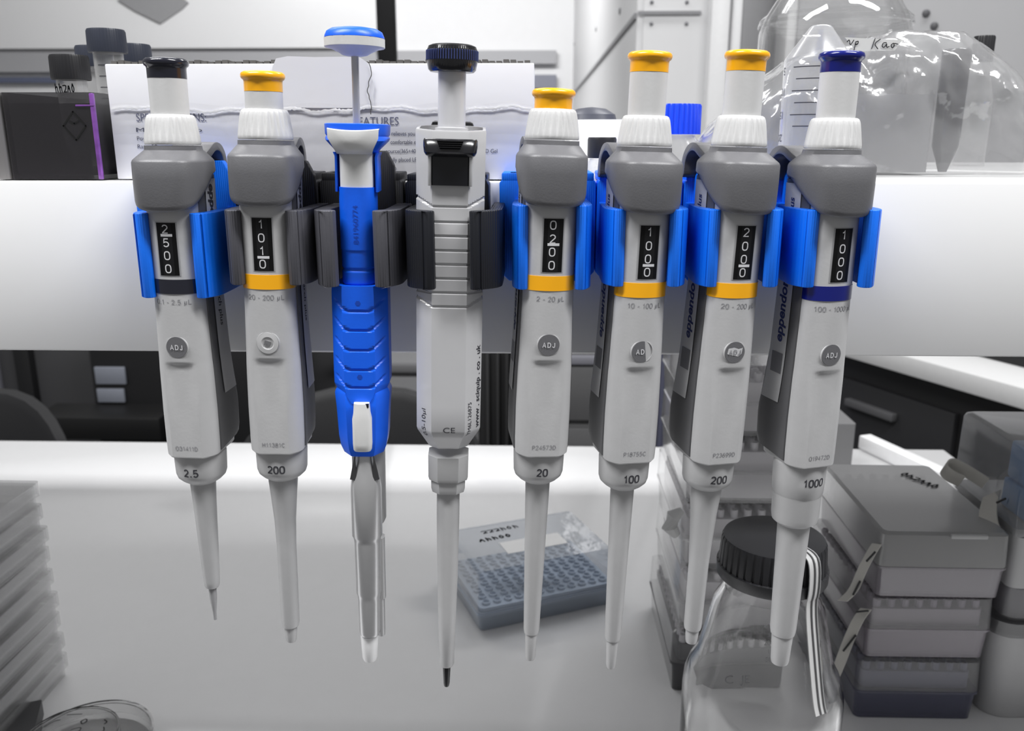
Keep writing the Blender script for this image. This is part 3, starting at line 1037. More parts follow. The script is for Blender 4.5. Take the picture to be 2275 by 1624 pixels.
def oct_ring(hx, hy, z, cut, n=12):
    P = [(hx, -hy + cut * hy * 1.0), (hx, hy * 0.55), (hx * 0.55, hy), (-hx * 0.55, hy), (-hx, hy * 0.55), (-hx, -hy + cut * hy), (-hx * 0.56, -hy), (hx * 0.56, -hy)]
    pts = []
    for a, b in zip(P, P[1:] + P[:1]):
        for i in range(n):
            k = i / n
            pts.append((a[0] + (b[0] - a[0]) * k, a[1] + (b[1] - a[1]) * k, z))
    return pts

def lin(tab, z):
    if z <= tab[0][0]: return tab[0][1]
    for (a, x), (b, y) in zip(tab, tab[1:]):
        if z <= b:
            return x + (y - x) * (z - a) / (b - a)
    return tab[-1][1]
zt_, zb_ = zl(417, .331), zl(640, .331)
rows = [zb_ + (zt_ - zb_) * i / 120 for i in range(121)]
wt = [(zb_, 0.0070), (zl(605, .331), 0.0070), (zl(598, .331), 0.0070), (zl(560, .331), 0.0070), (zl(559, .331), 0.00725), (zt_, 0.0073)]
bm = grooved(rows, 0, lambda z: selli(lin(wt, z), lin(wt, z) * 1.28, z, 2.6, 64), [lambda x, g=g: g for g in (zl(602, .331), zl(638, .331))], 0.0005, 0.0007)
tree = bvh_of(bm)
hb = obj('barrel', bm, BLUE, ROOT, ang=50)
bm = bmesh.new()
text_on(bm, '841960774', 2.9 * mm, (0.0000, 0, zl(500, .331)), (0, 0, 1), (-1, 0, 0), (0, 1, 0), tree, sx=1.15)
obj('engraved_number', bm, BLUE_DARK, hb)
zt_, zb_ = zl(636, .331), zl(898, .331)
rows = [zb_ + (zt_ - zb_) * i / 190 for i in range(191)]
wt = [(zb_, 0.0062), (zl(885, .331), 0.0090), (zl(860, .331), 0.0112), (zl(830, .331), 0.0113), (zl(740, .331), 0.0112), (zl(655, .331), 0.0112), (zt_, 0.0109)]
fr = lambda g: (lambda x: zl(g, .331) + 0.0040 * (max(0.0, (abs(x) - 0.0045)) / 0.005) ** 1.1)
bm = grooved(rows, 0.0103, lambda z: oct_ring(lin(wt, z), 0.0105, z, 0.62), [fr(g) for g in (692, 735, 779, 823, 862)], 0.0006, 0.0007)
tree = bvh_of(bm)
gp = obj('grip', bm, BLUE, ROOT, ang=38)
bm = bmesh.new()
for y in (674, 838):
    n = 6
    pts = [(0.0011 * math.cos(R(60 * i)), 0.0011 * math.sin(R(60 * i))) for i in range(n)]
    vs = []
    for x, q in pts:
        h = tree.ray_cast(Vector((x, -0.06, zl(y, .331) + q)), Vector((0, 1, 0)))[0]
        vs.append(bm.verts.new(h - Vector((0, 0.00008, 0))))
    bm.faces.new(vs)
obj('pin_marks', bm, BLUE_DARK, gp)
bm = bmesh.new()
loft(bm, [oct_ring(hx, hy, zl(y), 0.62) for y, hx, hy in ((1003, 0.0070, 0.0080), (1000, 0.0082, 0.0088), (985, 0.0094, 0.0096), (962, 0.0101, 0.0100), (900, 0.0107, 0.0102), (868, 0.0112, 0.0103), (862, 0.0109, 0.0098), (850, 0.0096, 0.0090))])
obj('skirt', bm, BLUE, ROOT, ang=30)
# ejector lever and steel ejector
bm = bmesh.new()
loft(bm, [selli(hx, hy, zl(y, .327), 3.2, 32, 0.0006, -0.0112) for y, hx, hy in ((1006, 0.0034, 0.0026), (1003, 0.0037, 0.0030), (990, 0.0039, 0.0032), (935, 0.0039, 0.0032), (922, 0.0034, 0.0030), (900, 0.0031, 0.0026))])
lev = obj('ejector_lever', bm, CREAM, ROOT, ang=40)
bm = bmesh.new(); box(bm, 0.0022, 0.0036, -0.0136, -0.0125, zl(908, .327), zl(900, .327))
obj('lever_catch', bm, BLACK, lev)
bm = bmesh.new()
loft(bm, [selli(hx, hx * 0.95, zl(y), 2.3, 32, 0.0010, 0.0035) for y, hx in ((1168, 0.0062), (1160, 0.0070), (990, 0.0071))])
obj('rear_tube', bm, LIGHT_GREY, ROOT)
bm = bmesh.new()
E_ = [(1417, .0042), (1410, .0046), (1340, .0048), (1328, .0051), (1322, .0055), (1210, .0057), (1200, .0060), (1194, .0066), (1090, .0066), (1070, .0062), (1050, .0052), (1025, .0040), (1000, .0036)]
loft(bm, [selli(hx * 0.98, hx * 0.9, zl(y, .334), 2.3, 40, 0.0006, -0.0042) for y, hx in E_])
obj('steel_ejector', bm, STEEL, ROOT, ang=35)
bm = bmesh.new()
for x, y0, y1 in ((0.0046, 1195, 1330), (0.0040, 1330, 1412)):
    loft(bm, [selli(0.0016, 0.0026, zl(y), 2.4, 16, x + 0.0014, 0.0) for y in (y1, y0)])
obj('spring_guide', bm, STEEL, ROOT)
for s in (-1, 1):
    bm = bmesh.new()
    prism(bm, [(s * 0.0038, zl(1012, .331)), (s * 0.0061, zl(1070, .331)), (s * 0.0034, zl(1074, .331))], 0, 0.0012, Matrix.Translation((0.0006, -0.0072, 0)) @ Matrix.Rotation(R(90), 4, 'X'))
    obj('ejector_notch', bm, plastic('notch_grey', rgb(88, 88, 90), 0.4, metal=0.6), ROOT)
bm = bmesh.new()
lathe(bm, [(0.0039, zl(1405)), (0.0037, zl(1425)), (0.0033, zl(1455)), (0.0028, zl(1461))], 36, 0.0002, -0.003)
obj('tip_cone', bm, plastic('white_tip', rgb(226, 226, 227), 0.4), ROOT)
BLUEP = ROOT

# ------------------------------------------------------------------ the grey eight-sided pipette
ROOT, Z0 = axis_root('micropipette', 'grey eight-sided pipette with a black ribbed knob and black tip', (1005, 98), (992, 1525), 1003, 4)
GREY8 = plastic('glossy_grey_plastic', rgb(192, 192, 194), 0.2, coat=0.3)
bm = bmesh.new()
kn = lambda k, a: 1 - (0.028 if ((a * 60 / (2 * math.pi)) % 1.0) < 0.5 and k in (4, 5) else 0)
zk = lambda y: zl(y)
lathe(bm, [(0.0060, zk(161)), (0.0082, zk(160)), (0.0090, zk(155)), (0.0096, zk(136)), (0.0097, zk(132)), (0.0097, zk(113)), (0.0094, zk(110)), (0.0090, zk(103)), (0.0078, zk(99.5)), (0.003, zk(98.6)), (0.0005, zk(98.5))], 240, rib=kn)
kb = obj('plunger_knob', bm, plastic('black_gloss', rgb(22, 22, 26), 0.22, coat=0.3), ROOT, ang=40)
bm = bmesh.new()
for i in range(60):
    a = 2 * math.pi * i / 60
    box(bm, 0.0093, 0.00992, -0.00022, 0.00022, zk(135), zk(112.5), 0.0001, 1, Matrix.Rotation(a, 4, 'Z'))
obj('grip_ribs', bm, plastic('rib_reflection_blue', rgb(56, 66, 112), 0.3), kb)  # bluish reflection on the black ribs is put into their colour
bm = bmesh.new()
lathe(bm, [(0.0064, zk(300)), (0.0064, zk(284)), (0.0053, zk(282.5)), (0.0053, zk(158))], 48)
obj('plunger_stem', bm, plastic('satin_grey', rgb(200, 200, 203), 0.25, coat=0.2), ROOT, ang=40)
W4 = 0.0131
def o8(hx, hy, z, n=8):
    k = 0.52
    P = [(hx, -hy * k), (hx, hy * k), (hx * k, hy), (-hx * k, hy), (-hx, hy * k), (-hx, -hy * k), (-hx * k, -hy), (hx * k, -hy)]
    pts = []
    for a, b in zip(P, P[1:] + P[:1]):
        for i in range(n):
            q = i / n
            pts.append((a[0] + (b[0] - a[0]) * q, a[1] + (b[1] - a[1]) * q, z))
    return pts
Yf = Y_PIP - W4
zz = lambda y: zl(y, Yf + 0.003)
# barrel below the latch pocket
top_, bot_ = zz(413), zz(1003)
rows = sorted(set([bot_, zz(1002), zz(1000), zz(990), zz(975), zz(962), zz(955), zz(900), zz(800), zz(700)] + [zz(690) + (zz(413) - zz(690)) * i / 200 for i in range(201)]))
w8 = [(bot_, 0.0078), (zz(1001), 0.0081), (zz(960), 0.0128), (zz(955), 0.0130), (zz(700), 0.0131), (top_, 0.0131)]
gr = [lambda x, g=g: zz(g) for g in (461, 492, 523, 555, 586, 617, 648, 678)]
gr[0] = lambda x: zz(458) + 0.0032 * max(0, abs(x) - 0.007) / 0.006
gr[-1] = lambda x: zz(679) + 0.0030 * max(0, abs(x) - 0.007) / 0.006
bm = grooved(rows, 0, lambda z: o8(lin(w8, z), lin(w8, z), z), gr, 0.0006, 0.0006)
tree = bvh_of(bm)
b4 = obj('barrel', bm, GREY8, ROOT, ang=25)
bm = bmesh.new()
text_on(bm, 'CE', 3.4 * mm, (0.0004, 0, zz(953)), (1, 0, 0), (0, 0, 1), (0, 1, 0), tree, sx=1.25, bold=0.0)
dr = Vector((-0.7, 0.7, 0)); dl = Vector((0.7, 0.7, 0))
obj('lettering', bm, INK, b4); bm = bmesh.new()
text_on(bm, 'www . sciquip . co . uk', 3.0 * mm, (0.0118, -0.0082, zz(862)), (0, 0, 1), (-0.7, -0.7, 0), dr, tree, sx=1.25, bold=0.02, far=0.01)
obj('lettering', bm, INK, b4); bm = bmesh.new()
text_on(bm, 'YM6L126875', 2.7 * mm, (0.0088, -0.0112, zz(930)), (0, 0, 1), (-0.7, -0.7, 0), dr, tree, sx=1.0, far=0.01)
obj('lettering', bm, INK, b4); bm = bmesh.new()
text_on(bm, '0.5-10µl', 3.2 * mm, (-0.0100, -0.0100, zz(940)), (0, 0, 1), (-0.7, 0.7, 0), dl, tree, sx=1.15, far=0.01)
obj('lettering', bm, INK, b4)
# head: open octagonal cup with a latch pocket in front
bm = bmesh.new()
sl = lambda ring: [(x, y, z + y * 0.09) for x, y, z in ring]
loft(bm, [o8(0.0131, 0.0131, zz(413)), o8(0.0131, 0.0131, zz(380)), sl(o8(0.0133, 0.0133, zz(287))), sl(o8(0.0131, 0.0131, zz(283))), sl(o8(0.0120, 0.0120, zz(283))), o8(0.0114, 0.0114, zz(325)), o8(0.0050, 0.0050, zz(327))])
obj('head', bm, GREY8, ROOT, ang=25)
bm = bmesh.new()
rails = []
box(bm, -0.0083, -0.0070, -0.0150, -0.0128, zz(412), zz(335), 0.0003)
box(bm, 0.0070, 0.0083, -0.0150, -0.0128, zz(412), zz(335), 0.0003)
obj('pocket_rim', bm, GREY8, ROOT)
bm = bmesh.new()
loft(bm, [rrect(-0.0070, 0.0070, -0.0146, -0.0129, 0.0006, zz(y), 3) for y in (411, 336)])
obj('latch_panel', bm, plastic('black_panel', rgb(18, 19, 26), 0.3), ROOT)
bm = bmesh.new()
rings = []
for (y, hx, y0) in ((348, 0.0085, -0.0160), (345, 0.0092, -0.0178), (338, 0.0098, -0.0192), (325, 0.0101, -0.0186), (312, 0.0101, -0.0172), (308, 0.0098, -0.0162)):
    rings.append([(x, min(yv, -0.0128), z) for x, yv, z in selli(hx, (-0.0128 - y0), zz(y), 3.5, 40, 0, -0.0128)])
loft(bm, rings)
lb = obj('latch_bar', bm, plastic('black_gloss', rgb(22, 22, 26), 0.22, coat=0.3), ROOT, ang=40)
bm = bmesh.new()
for k in range(4):
    box(bm, -0.0048 + k * 0.0003, 0.0048 - k * 0.0003, -0.0183 - k * 0.0004, -0.0168, zz(314 + k * 4.5), zz(312 + k * 4.5))
obj('thumb_ribs', bm, BLACK, lb)
bm = bmesh.new(); box(bm, -0.0085, 0.0085, 0.0125, 0.0185, zz(300), zz(266), 0.0015)
obj('rear_latch', bm, BLACK, ROOT)
# nose and shaft
bm = bmesh.new()
loft(bm, [o8(w, w, zl(y)) for y, w in ((1090, 0.0048), (1087, 0.0066), (1078, 0.0071), (1060, 0.0072), (1059, 0.0079), (1052, 0.0083), (1004, 0.0084))])
obj('nose_cone', bm, CONE_GREY, ROOT, ang=25)
bm = bmesh.new()
lathe(bm, [(0.0049, zl(1085)), (0.0049, zl(1150)), (0.0046, zl(1250)), (0.0040, zl(1370)), (0.0033, zl(1475)), (0.0029, zl(1479))], 40)
obj('shaft', bm, CONE_GREY, ROOT)
bm = bmesh.new()
lathe(bm, [(0.0018, zl(1475)), (0.0018, zl(1482)), (0.0014, zl(1520)), (0.0011, zl(1526))], 24)
obj('tip_cone', bm, BLACK, ROOT)
GREYP = ROOT

# ------------------------------------------------------------------ printed holders hooked onto the shelf board
def holder(label, xc_px, arm_m, back_m, inner, lipgap, yfront, ztop, zbot, ptop, left_px, right_px, tongue, group, yaw=0.0, thick_mm=4.2, xoff=0.0):
    """clip arms round the pipette + back plate on the board + tongue that carries the finger hook"""
    X = atY(xc_px, 560, Y_PIP + yfront).x + xoff
    root = thing('pipette_holder', label, 'holder', (X, Y_FAS, 0), group=group)
    th = thick_mm * mm
    zt, zb = ztop, zbot
    yk = -0.0105                                            # front of the back plate
    yp = Y_PIP - Y_FAS
    cs, sn = math.cos(R(yaw)), math.sin(R(yaw))
    bm_arm = []
    for s in (-1, 1):
        ho = inner + th / 2
        path = [(s * (lipgap + th * 0.45), yfront - th * 0.1), (s * (lipgap + th * 0.5), yfront), (s * (ho * 0.6 + (lipgap + th / 2) * 0.4), yfront + 0.0025), (s * ho, yfront + 0.0060), (s * ho, yfront + 0.012), (s * ho, 0.010), (s * ho * 0.98, 0.016)]
        path = smooth_path(path, 2)
        path = [(x * cs - y * sn, yp + x * sn + y * cs) for x, y in path]
        path = path + [(path[-1][0], yk + 0.002)]
        bm = bmesh.new()
        prism(bm, thick(path, th), zb, zt, None, 0.0005)
        obj('clip_arm', bm, arm_m, root)
    xl_ = atY(left_px, 520, Y_FAS - 0.010).x - X
    xr_ = atY(right_px, 520, Y_FAS - 0.010).x - X
    z1 = ptop
    z0 = atY(1137, 622, Y_FAS - 0.008).z
    bm = bmesh.new()
    c = 0.004
    poly = [(xl_, z0 + c), (xl_ + c, z0), (xr_ - c, z0), (xr_, z0 + c), (xr_, z1 - c), (xr_ - c, z1), (xl_ + c, z1), (xl_, z1 - c)]
    MX = Matrix.Translation((0, -0.0004, 0)) @ Matrix.Rotation(R(90), 4, 'X')
    prism(bm, poly, 0.0, -yk - 0.0004 if False else 0.0100, MX, 0.0006)
    obj('back_plate', bm, back_m, root)
    bm = bmesh.new()
    box(bm, xl_ + 0.001, xr_ - 0.001, -0.0104, 0.0225, Z_TOP + 0.0002, max(z1, Z_TOP + 0.0032), 0.0006)
    box(bm, xl_ + 0.001, xr_ - 0.001, 0.0188, 0.0225, Z_TOP + 0.0002, Z_TOP + 0.0022, 0.0004)
    obj('hook_lip', bm, back_m, root)
    tw, tz = tongue
    bm = bmesh.new()
    poly = [(-tw, z0 + 0.006), (tw, z0 + 0.006), (tw, tz - 0.006), (tw - 0.003, tz), (-tw + 0.003, tz), (-tw, tz - 0.006)]
    prism(bm, poly, 0.0106, 0.0146, Matrix.Translation((0.001 * yaw * 0.0, 0, 0)) @ Matrix.Rotation(R(90), 4, 'X'), 0.0006)
    obj('rest_tongue', bm, arm_m if arm_m is HOLD_BLUE else back_m, root)
    return root

ZA = lambda y: atY(1137, y, 0.330).z
PT = Z_TOP + 0.0040
g_b, g_d = 'blue printed pipette holders', 'dark printed pipette holders'
HT = CAM.z - 0.0085
holder('bright blue printed holder gripping the black-capped pipette', 384, HOLD_BLUE, HOLD_BLUE, 0.0112, 0.0084, -0.0100, ZA(475), ZA(664), PT, 310, 512, (0.0135, HT), g_b, 0, 5.0)
holder('charcoal printed holder gripping the yellow-capped pipette left of the blue pipette', 591, HOLD_GREY, HOLD_GREY_BACK, 0.0112, 0.0089, -0.0098, ZA(468), ZA(634), PT, 515, 712, (0.0120, HT), g_d, 0, 5.6)
holder('charcoal printed holder gripping the bright blue pipette', 791, HOLD_GREY, HOLD_GREY_BACK, 0.0105, 0.0073, -0.0100, ZA(468), ZA(637), PT, 716, 898, (0.0105, HT + 0.004), g_d, 0, 6.6)
holder('black printed holder gripping the grey eight-sided pipette', 1005, HOLD_BLACK, HOLD_BLACK, 0.0140, 0.0068, -0.0150, ZA(466), ZA(638), PT - 0.0005, 903, 1088, (0.0120, HT - 0.004), g_d, 0, 4.8)
holder('blue printed holder gripping the pipette marked 20', 1226, HOLD_BLUE, HOLD_BLUE, 0.0112, 0.0093, -0.0096, ZA(456), ZA(642), PT, 1110, 1322, (0.0120, HT), g_b, 0, 4.4)
holder('blue printed holder gripping the pipette marked 100', 1436, HOLD_BLUE, HOLD_BLUE, 0.0112, 0.0085, -0.0096, ZA(464), ZA(634), PT, 1324, 1512, (0.0128, HT), g_b, 0, 5.2)
holder('blue printed holder gripping the yellow-capped pipette beside the navy one', 1647, HOLD_BLUE, HOLD_BLUE, 0.0112, 0.0090, -0.0096, ZA(464), ZA(634), PT, 1514, 1700, (0.0128, HT), g_b, 0, 5.2)
holder('blue printed holder gripping the navy-capped pipette marked 1000', 1862, HOLD_BLUE, HOLD_BLUE, 0.0112, 0.0086, -0.0096, ZA(464), ZA(634), PT, 1702, 1890, (0.0128, HT), g_b, 0, 5.6)

# ------------------------------------------------------------------ things on the shelf
ST = Z_TOP + 0.0003
SMOKE = clear('smoked_plastic', tint=0.55, body=0.30, edge=0.3, col=rgb(58, 55, 60), rough=0.15)
PURPLE = plastic('violet_edge', rgb(122, 74, 150), 0.2, mottle=0.7, scale=600)  # mottled violet paints the patchy highlights along the rack's edge
CLEAR = clear('clear_plastic', tint=0.965, body=0.03, edge=0.55, power=2.0)
HAZY = clear('hazy_plastic', tint=0.93, body=0.14, edge=0.5, rough=0.2)
CAP_BLACK = plastic('black_cap', rgb(30, 30, 33), 0.4)
CAP_SLATE = plastic('slate_cap', rgb(48, 52, 64), 0.38)
LID_GLARE = plastic('lid_glare_white', rgb(232, 232, 232), 0.7)

# smoked plastic rack with its tubes
x0 = atY(12, 300, 0.384).x; x1 = atY(216, 300, 0.384).x
zt = atY(110, 205, 0.384).z
rk = thing('tube_rack', 'smoked dark plastic tube rack with a violet edge at the left of the shelf', 'rack', ((x0 + x1) / 2, 0.384, ST))
H = zt - ST; hw = (x1 - x0) / 2
bm = bmesh.new()
rbox(bm, -hw, hw, 0, 0.105, 0.0, H, 0.0018, open_top=True, wall=0.0018)
obj('wall', bm, SMOKE, rk)
bm = bmesh.new(); box(bm, -hw + 0.003, hw - 0.003, 0.003, 0.102, H * 0.86, H * 0.88)
bm2 = bmesh.new()
box(bm, -hw + 0.003, hw - 0.003, 0.003, 0.102, 0.002, 0.004)
obj('tier', bm, SMOKE, rk)
bm2.free()
bm = bmesh.new(); box(bm, hw - 0.0016, hw + 0.0002, -0.0004, 0.0016, 0.0, H * 0.99, 0.0004)
box(bm, hw - 0.008, hw + 0.0002, -0.0005, 0.0004, H * 0.84, H * 0.86, 0.0002)
obj('violet_edge', bm, PURPLE, rk)
bm = bmesh.new()
cz = H * 0.62
strokes_on(bm, [[(0, .006), (.005, 0), (0, -.006), (-.005, 0), (0, .006)], [(-.002, .002), (0, .001), (.002, .002)]], (0.011, 0, cz), (1, 0, 0), (0, 0, 1), (0, 1, 0), 0.0007, None, 0.0002, 0)
obj('hazard_mark', bm, plastic('mark_black', rgb(10, 10, 10), 0.5), rk)

def screw_tube(label, px, py0, py1, wpx, Y, cap_m, name='centrifuge_tube', mark=None, body_m=None, lines=False):
    """round tube standing on the rack floor; its ribbed cap spans picture rows py0..py1"""
    p = atY(px, py0, Y); q = atY(px, py1, Y)
    r = span(wpx, py1, Y) / 2
    base = ST + 0.0045
    root = thing(name, label, 'tube', (p.x, Y, base), group='screw-capped tubes in the smoked rack')
    zt, zc = p.z - base, q.z - base
    bm = bmesh.new()
    lathe(bm, [(r * 0.3, 0), (r * 0.74, 0.012), (r * 0.76, zc + 0.004), (r * 0.70, zc + 0.004), (r * 0.68, 0.013), (r * 0.2, 0.002)], 36)
    b = obj('tube_body', bm, body_m or HAZY, root)
    bm = bmesh.new()
    rib = lambda k, a: 1 - (0.02 if k in (2, 3) and ((a * 44 / 6.28318) % 1.0) < 0.45 else 0)
    lathe(bm, [(r * 0.8, zc), (r * 0.98, zc), (r * 1.0, zc + 0.001), (r * 0.98, zt - 0.0012), (r * 0.93, zt - 0.0002), (r * 0.3, zt), (0.0002, zt)], 132, rib=rib)
    obj('screw_cap', bm, cap_m, root, ang=40)
    if lines:
        bm = bmesh.new()
        for i in range(4):
            zz_ = zc - 0.006 - 0.005 * i
            prism(bm, [(r * 0.77 * math.cos(R(a)), r * 0.77 * math.sin(R(a))) for a in range(-110, -60, 8)] + [(r * 0.765 * math.cos(R(a)), r * 0.765 * math.sin(R(a))) for a in range(-62, -112, -8)], zz_, zz_ + 0.0004)
        obj('graduations', bm, INK, b)
    if mark:
        bm = bmesh.new()
        strokes_on(bm, scrawl(5, r * 1.1, 0.004, mark), (0, -r * 0.79, zc - 0.004), (1, 0, 0), (0, 0, 1), (0, 1, 0), 0.0005)
        obj('handwriting', bm, INK, b)
    return root
screw_tube('black-capped tube with handwriting under its cap, lowest in the smoked rack', 152, 122, 178, 84, 0.402, CAP_BLACK, mark=5)
screw_tube('tallest slate-capped graduated tube in the smoked rack', 234, 65, 118, 84, 0.425, CAP_SLATE, lines=True)
screw_tube('slate-capped tube mostly hidden behind the tallest one, smoked rack', 206, 102, 150, 78, 0.452, CAP_SLATE)
screw_tube('slate-capped tube at the right of the rack against the white carton', 293, 98, 148, 80, 0.465, CAP_SLATE)

bm = bmesh.new(); a = atY(-40, 300, 0.384).x; b = atY(8, 300, 0.384).x
rbox(bm, a, b, 0.384, 0.46, ST, atY(0, 205, 0.384).z, 0.002)
tag(obj('storage_box', bm, plastic('box_grey', rgb(112, 110, 110), 0.5)), 'plain grey box at the far left end of the shelf', 'box')

# the white cardboard carton with printing and a torn flap
YC = 0.388
xa = atY(250, 300, YC).x; xb = atY(1186, 300, YC).x
zc_ = atY(700, 141, YC).z
ct = thing('carton', 'white printed cardboard carton with a torn taped flap behind the pipettes', 'carton', ((xa + xb) / 2, YC, ST))
hw = (xb - xa) / 2; H = zc_ - ST
CARD = plastic('white_card', rgb(222, 222, 226), 0.34, bump=0.12, scale=120, coat=0.15, mottle=0.02)
KRAFT = plastic('corrugated_grey', rgb(86, 84, 82), 0.8, bump=0.4, scale=300)
bm = bmesh.new()
box(bm, -hw, hw, 0, 0.0025, 0, H, 0.0005)
front = bvh_of(bm)
fp = obj('front_panel', bm, CARD, ct)
bm = bmesh.new(); box(bm, -hw, hw, 0.079, 0.0815, 0, H + 0.0012, 0.0005); obj('back_panel', bm, CARD, ct)
for s in (-1, 1):
    bm = bmesh.new(); box(bm, min(s * hw, s * (hw - 0.0025)), max(s * hw, s * (hw - 0.0025)), 0.0026, 0.0789, 0, H - 0.0005, 0.0004)
    obj('side_panel', bm, CARD, ct)
bm = bmesh.new()
for i in range(60):
    x = -hw + 0.003 + (2 * hw - 0.006) * i / 59
    box(bm, x - 0.0012, x + 0.0012, 0.0026, 0.0785, H - 0.003, H + 0.0014 + 0.0004 * math.sin(i * 1.7))
obj('corrugated_edge', bm, KRAFT, ct)
loc = lambda px, py, Y=YC: atY(px, py, Y) - Vector(((xa + xb) / 2, YC, ST))
bm = bmesh.new()
poly = [loc(x, y) for x, y in ((604, 238), (606, 150), (614, 130), (640, 125), (700, 127), (760, 126), (800, 128), (818, 140), (824, 165), (832, 190), (829, 215), (832, 236), (818, 240), (700, 240))]
prism(bm, [(p.x, p.z) for p in poly], 0.0001, 0.0006, Matrix.Rotation(R(90), 4, 'X'))
obj('torn_flap', bm, CARD, ct)
bm = bmesh.new()
rnd = random.Random(3)
L = [loc(822 + 4 * math.sin(i * 0.55) + rnd.uniform(-2, 2), 142 + i * 7) for i in range(17)]
strokes_on(bm, [[(p.x, p.z) for p in L]], (0, 0, 0), (1, 0, 0), (0, 0, 1), (0, 1, 0), 0.00035, None, 0.0011)
obj('tear_line', bm, plastic('tear_grey', rgb(132, 131, 130), 0.8), ct)
TAPE = clear('glossy_tape', tint=0.99, body=0.0, edge=0.1, rough=0.16, bump=0.25, scale=160, power=3)
for (y0, y1, dz) in ((232, 250, 0), (252, 300, 0.0002)):
    bm = bmesh.new()
    a = loc(252, y0); b = loc(1184, y1)
    n = 60
    rows = []
    for j in range(3):
        z = a.z + (b.z - a.z) * j / 2
        rows.append([bm.verts.new((-hw + 0.001 + (2 * hw - 0.002) * i / n, -0.0013 - dz - 0.00012 * rnd.random(), z + 0.0006 * math.sin(i * 0.7))) for i in range(n + 1)])
    for j in range(2):
        for i in range(n):
            bm.faces.new((rows[j][i], rows[j][i + 1], rows[j + 1][i + 1], rows[j + 1][i]))
    obj('packing_tape', bm, TAPE, ct)

bm = bmesh.new()
rows = []
n = 240
for j, dz in enumerate((-0.0011, -0.0003, 0.0005, 0.0011)):
    row = []
    for i in range(n + 1):
        x = -hw + 0.001 + (2 * hw - 0.002) * i / n
        zc2 = loc(700, 243).z + 0.0009 * math.sin(i * 0.09) + 0.0004 * math.sin(i * 0.31)
        row.append(bm.verts.new((x, -0.00062 - 0.00009 * (j in (1, 2)) * rnd.random(), zc2 + dz * 0.7 * (0.5 + 0.8 * rnd.random()))))
    rows.append(row)
for j in range(3):
    for i in range(n):
        bm.faces.new((rows[j][i], rows[j][i + 1], rows[j + 1][i + 1], rows[j + 1][i]))
obj('tape_edge_glints', bm, plastic('tape_glint_white', rgb(236, 236, 238), 0.08, coat=1.0, bump=0.2, scale=500), ct)  # glints along the tape's edge, painted as a thin white crinkled strip

def text_px(bm, s, xa_, xb_, yc, size, locf, yoff):
    t = glyphs(s, 1.0)
    xs = [v.co.x for v in t.verts]; w0 = max(xs) - min(xs); cx = (max(xs) + min(xs)) / 2
    A, B = locf(xa_, yc), locf(xb_, yc)
    k = (B.x - A.x) / w0
    for v in t.verts:
        v.co = Vector((A.x + (v.co.x - min(xs)) * k, yoff, (A.z + B.z) / 2 + v.co.y * size))
    merge(bm, t)
bm = bmesh.new()
sz = span(25, 262, YC)
text_px(bm, 'SPECIFICATIONS:', 303, 458, 262, sz, loc, -0.0002)
text_px(bm, 'FEATURES', 787, 886, 270, sz, loc, -0.0002)
obj('lettering', bm, plastic('carton_ink', rgb(92, 95, 118), 0.6), fp)
bm = bmesh.new()
sz = span(13, 300, YC)
for s_, a_, b_, y_ in (('Model: Lamp', 303, 449, 289), ('Power: 4 x', 305, 360, 308), ('Rate: 50', 306, 350, 326),
                       ('relieves you', 870, 922, 297), ('comfortable e', 868, 924, 316), ('source(365+40', 858, 924, 336), ('D Gel', 1079, 1105, 336),
                       ('ically placed LE', 862, 926, 355), ('time', 861, 881, 374)):
    text_px(bm, s_, a_, b_, y_, sz, loc, -0.0002)
a = loc(676, 379); b = loc(701, 381)
box(bm, a.x, b.x, -0.0003, -0.0001, b.z, a.z)
obj('lettering', bm, plastic('carton_ink_small', rgb(70, 72, 90), 0.6), fp)

# small jar, white instrument, blue-capped bottle behind the right-hand pipettes
p = atY(1338, 305, 0.405); q = atY(1338, 352, 0.405); r = span(32, 330, 0.405)
t = thing('specimen_jar', 'small clear jar with a black cap beside the white carton', 'jar', (p.x, 0.405, ST))
h0, h1 = q.z - ST, p.z - ST
bm = bmesh.new(); lathe(bm, [(0.0002, 0.0003), (r * 1.0, 0.0003), (r * 1.06, 0.0015), (r * 1.06, h0 * 0.7), (r * 0.85, h0), (r * 0.8, h0), (r * 1.0, h0 * 0.68), (r * 1.0, 0.002), (0.0002, 0.002)], 40)
obj('jar_body', bm, CLEAR, t)
bm = bmesh.new(); lathe(bm, [(r * 0.8, h0 + 0.0002), (r, h0 + 0.0002), (r, h1 - 0.001), (r * 0.94, h1), (0.0002, h1)], 40)
obj('screw_cap', bm, CAP_BLACK, t)
Y = 0.50
p = atY(1345, 268, Y)
t = thing('white_instrument', 'white rounded instrument with a dark dome, behind the black-capped jar', 'instrument', (p.x, Y, ST))
w_ = span(75, 268, Y)
bm = bmesh.new(); rbox(bm, -w_, w_, -0.03, 0.04, 0, p.z - ST, 0.012)
obj('housing', bm, plastic('instrument_white', rgb(230, 230, 230), 0.4), t)
bm = bmesh.new(); lathe(bm, [(0.014, p.z - ST), (0.013, p.z - ST + 0.003), (0.008, p.z - ST + 0.006), (0.0003, p.z - ST + 0.007)], 32, -w_ * 0.45, -0.01)
obj('dome', bm, plastic('dome_slate', rgb(70, 72, 82), 0.35), t)
Y = 0.475
p = atY(1500, 232, Y); q = atY(1500, 300, Y); r = span(58, 250, Y)
t = thing('reagent_bottle', 'clear bottle with a bright blue ribbed cap, behind the clear bag', 'bottle', (p.x, Y, ST))
h1, h0 = p.z - ST, q.z - ST
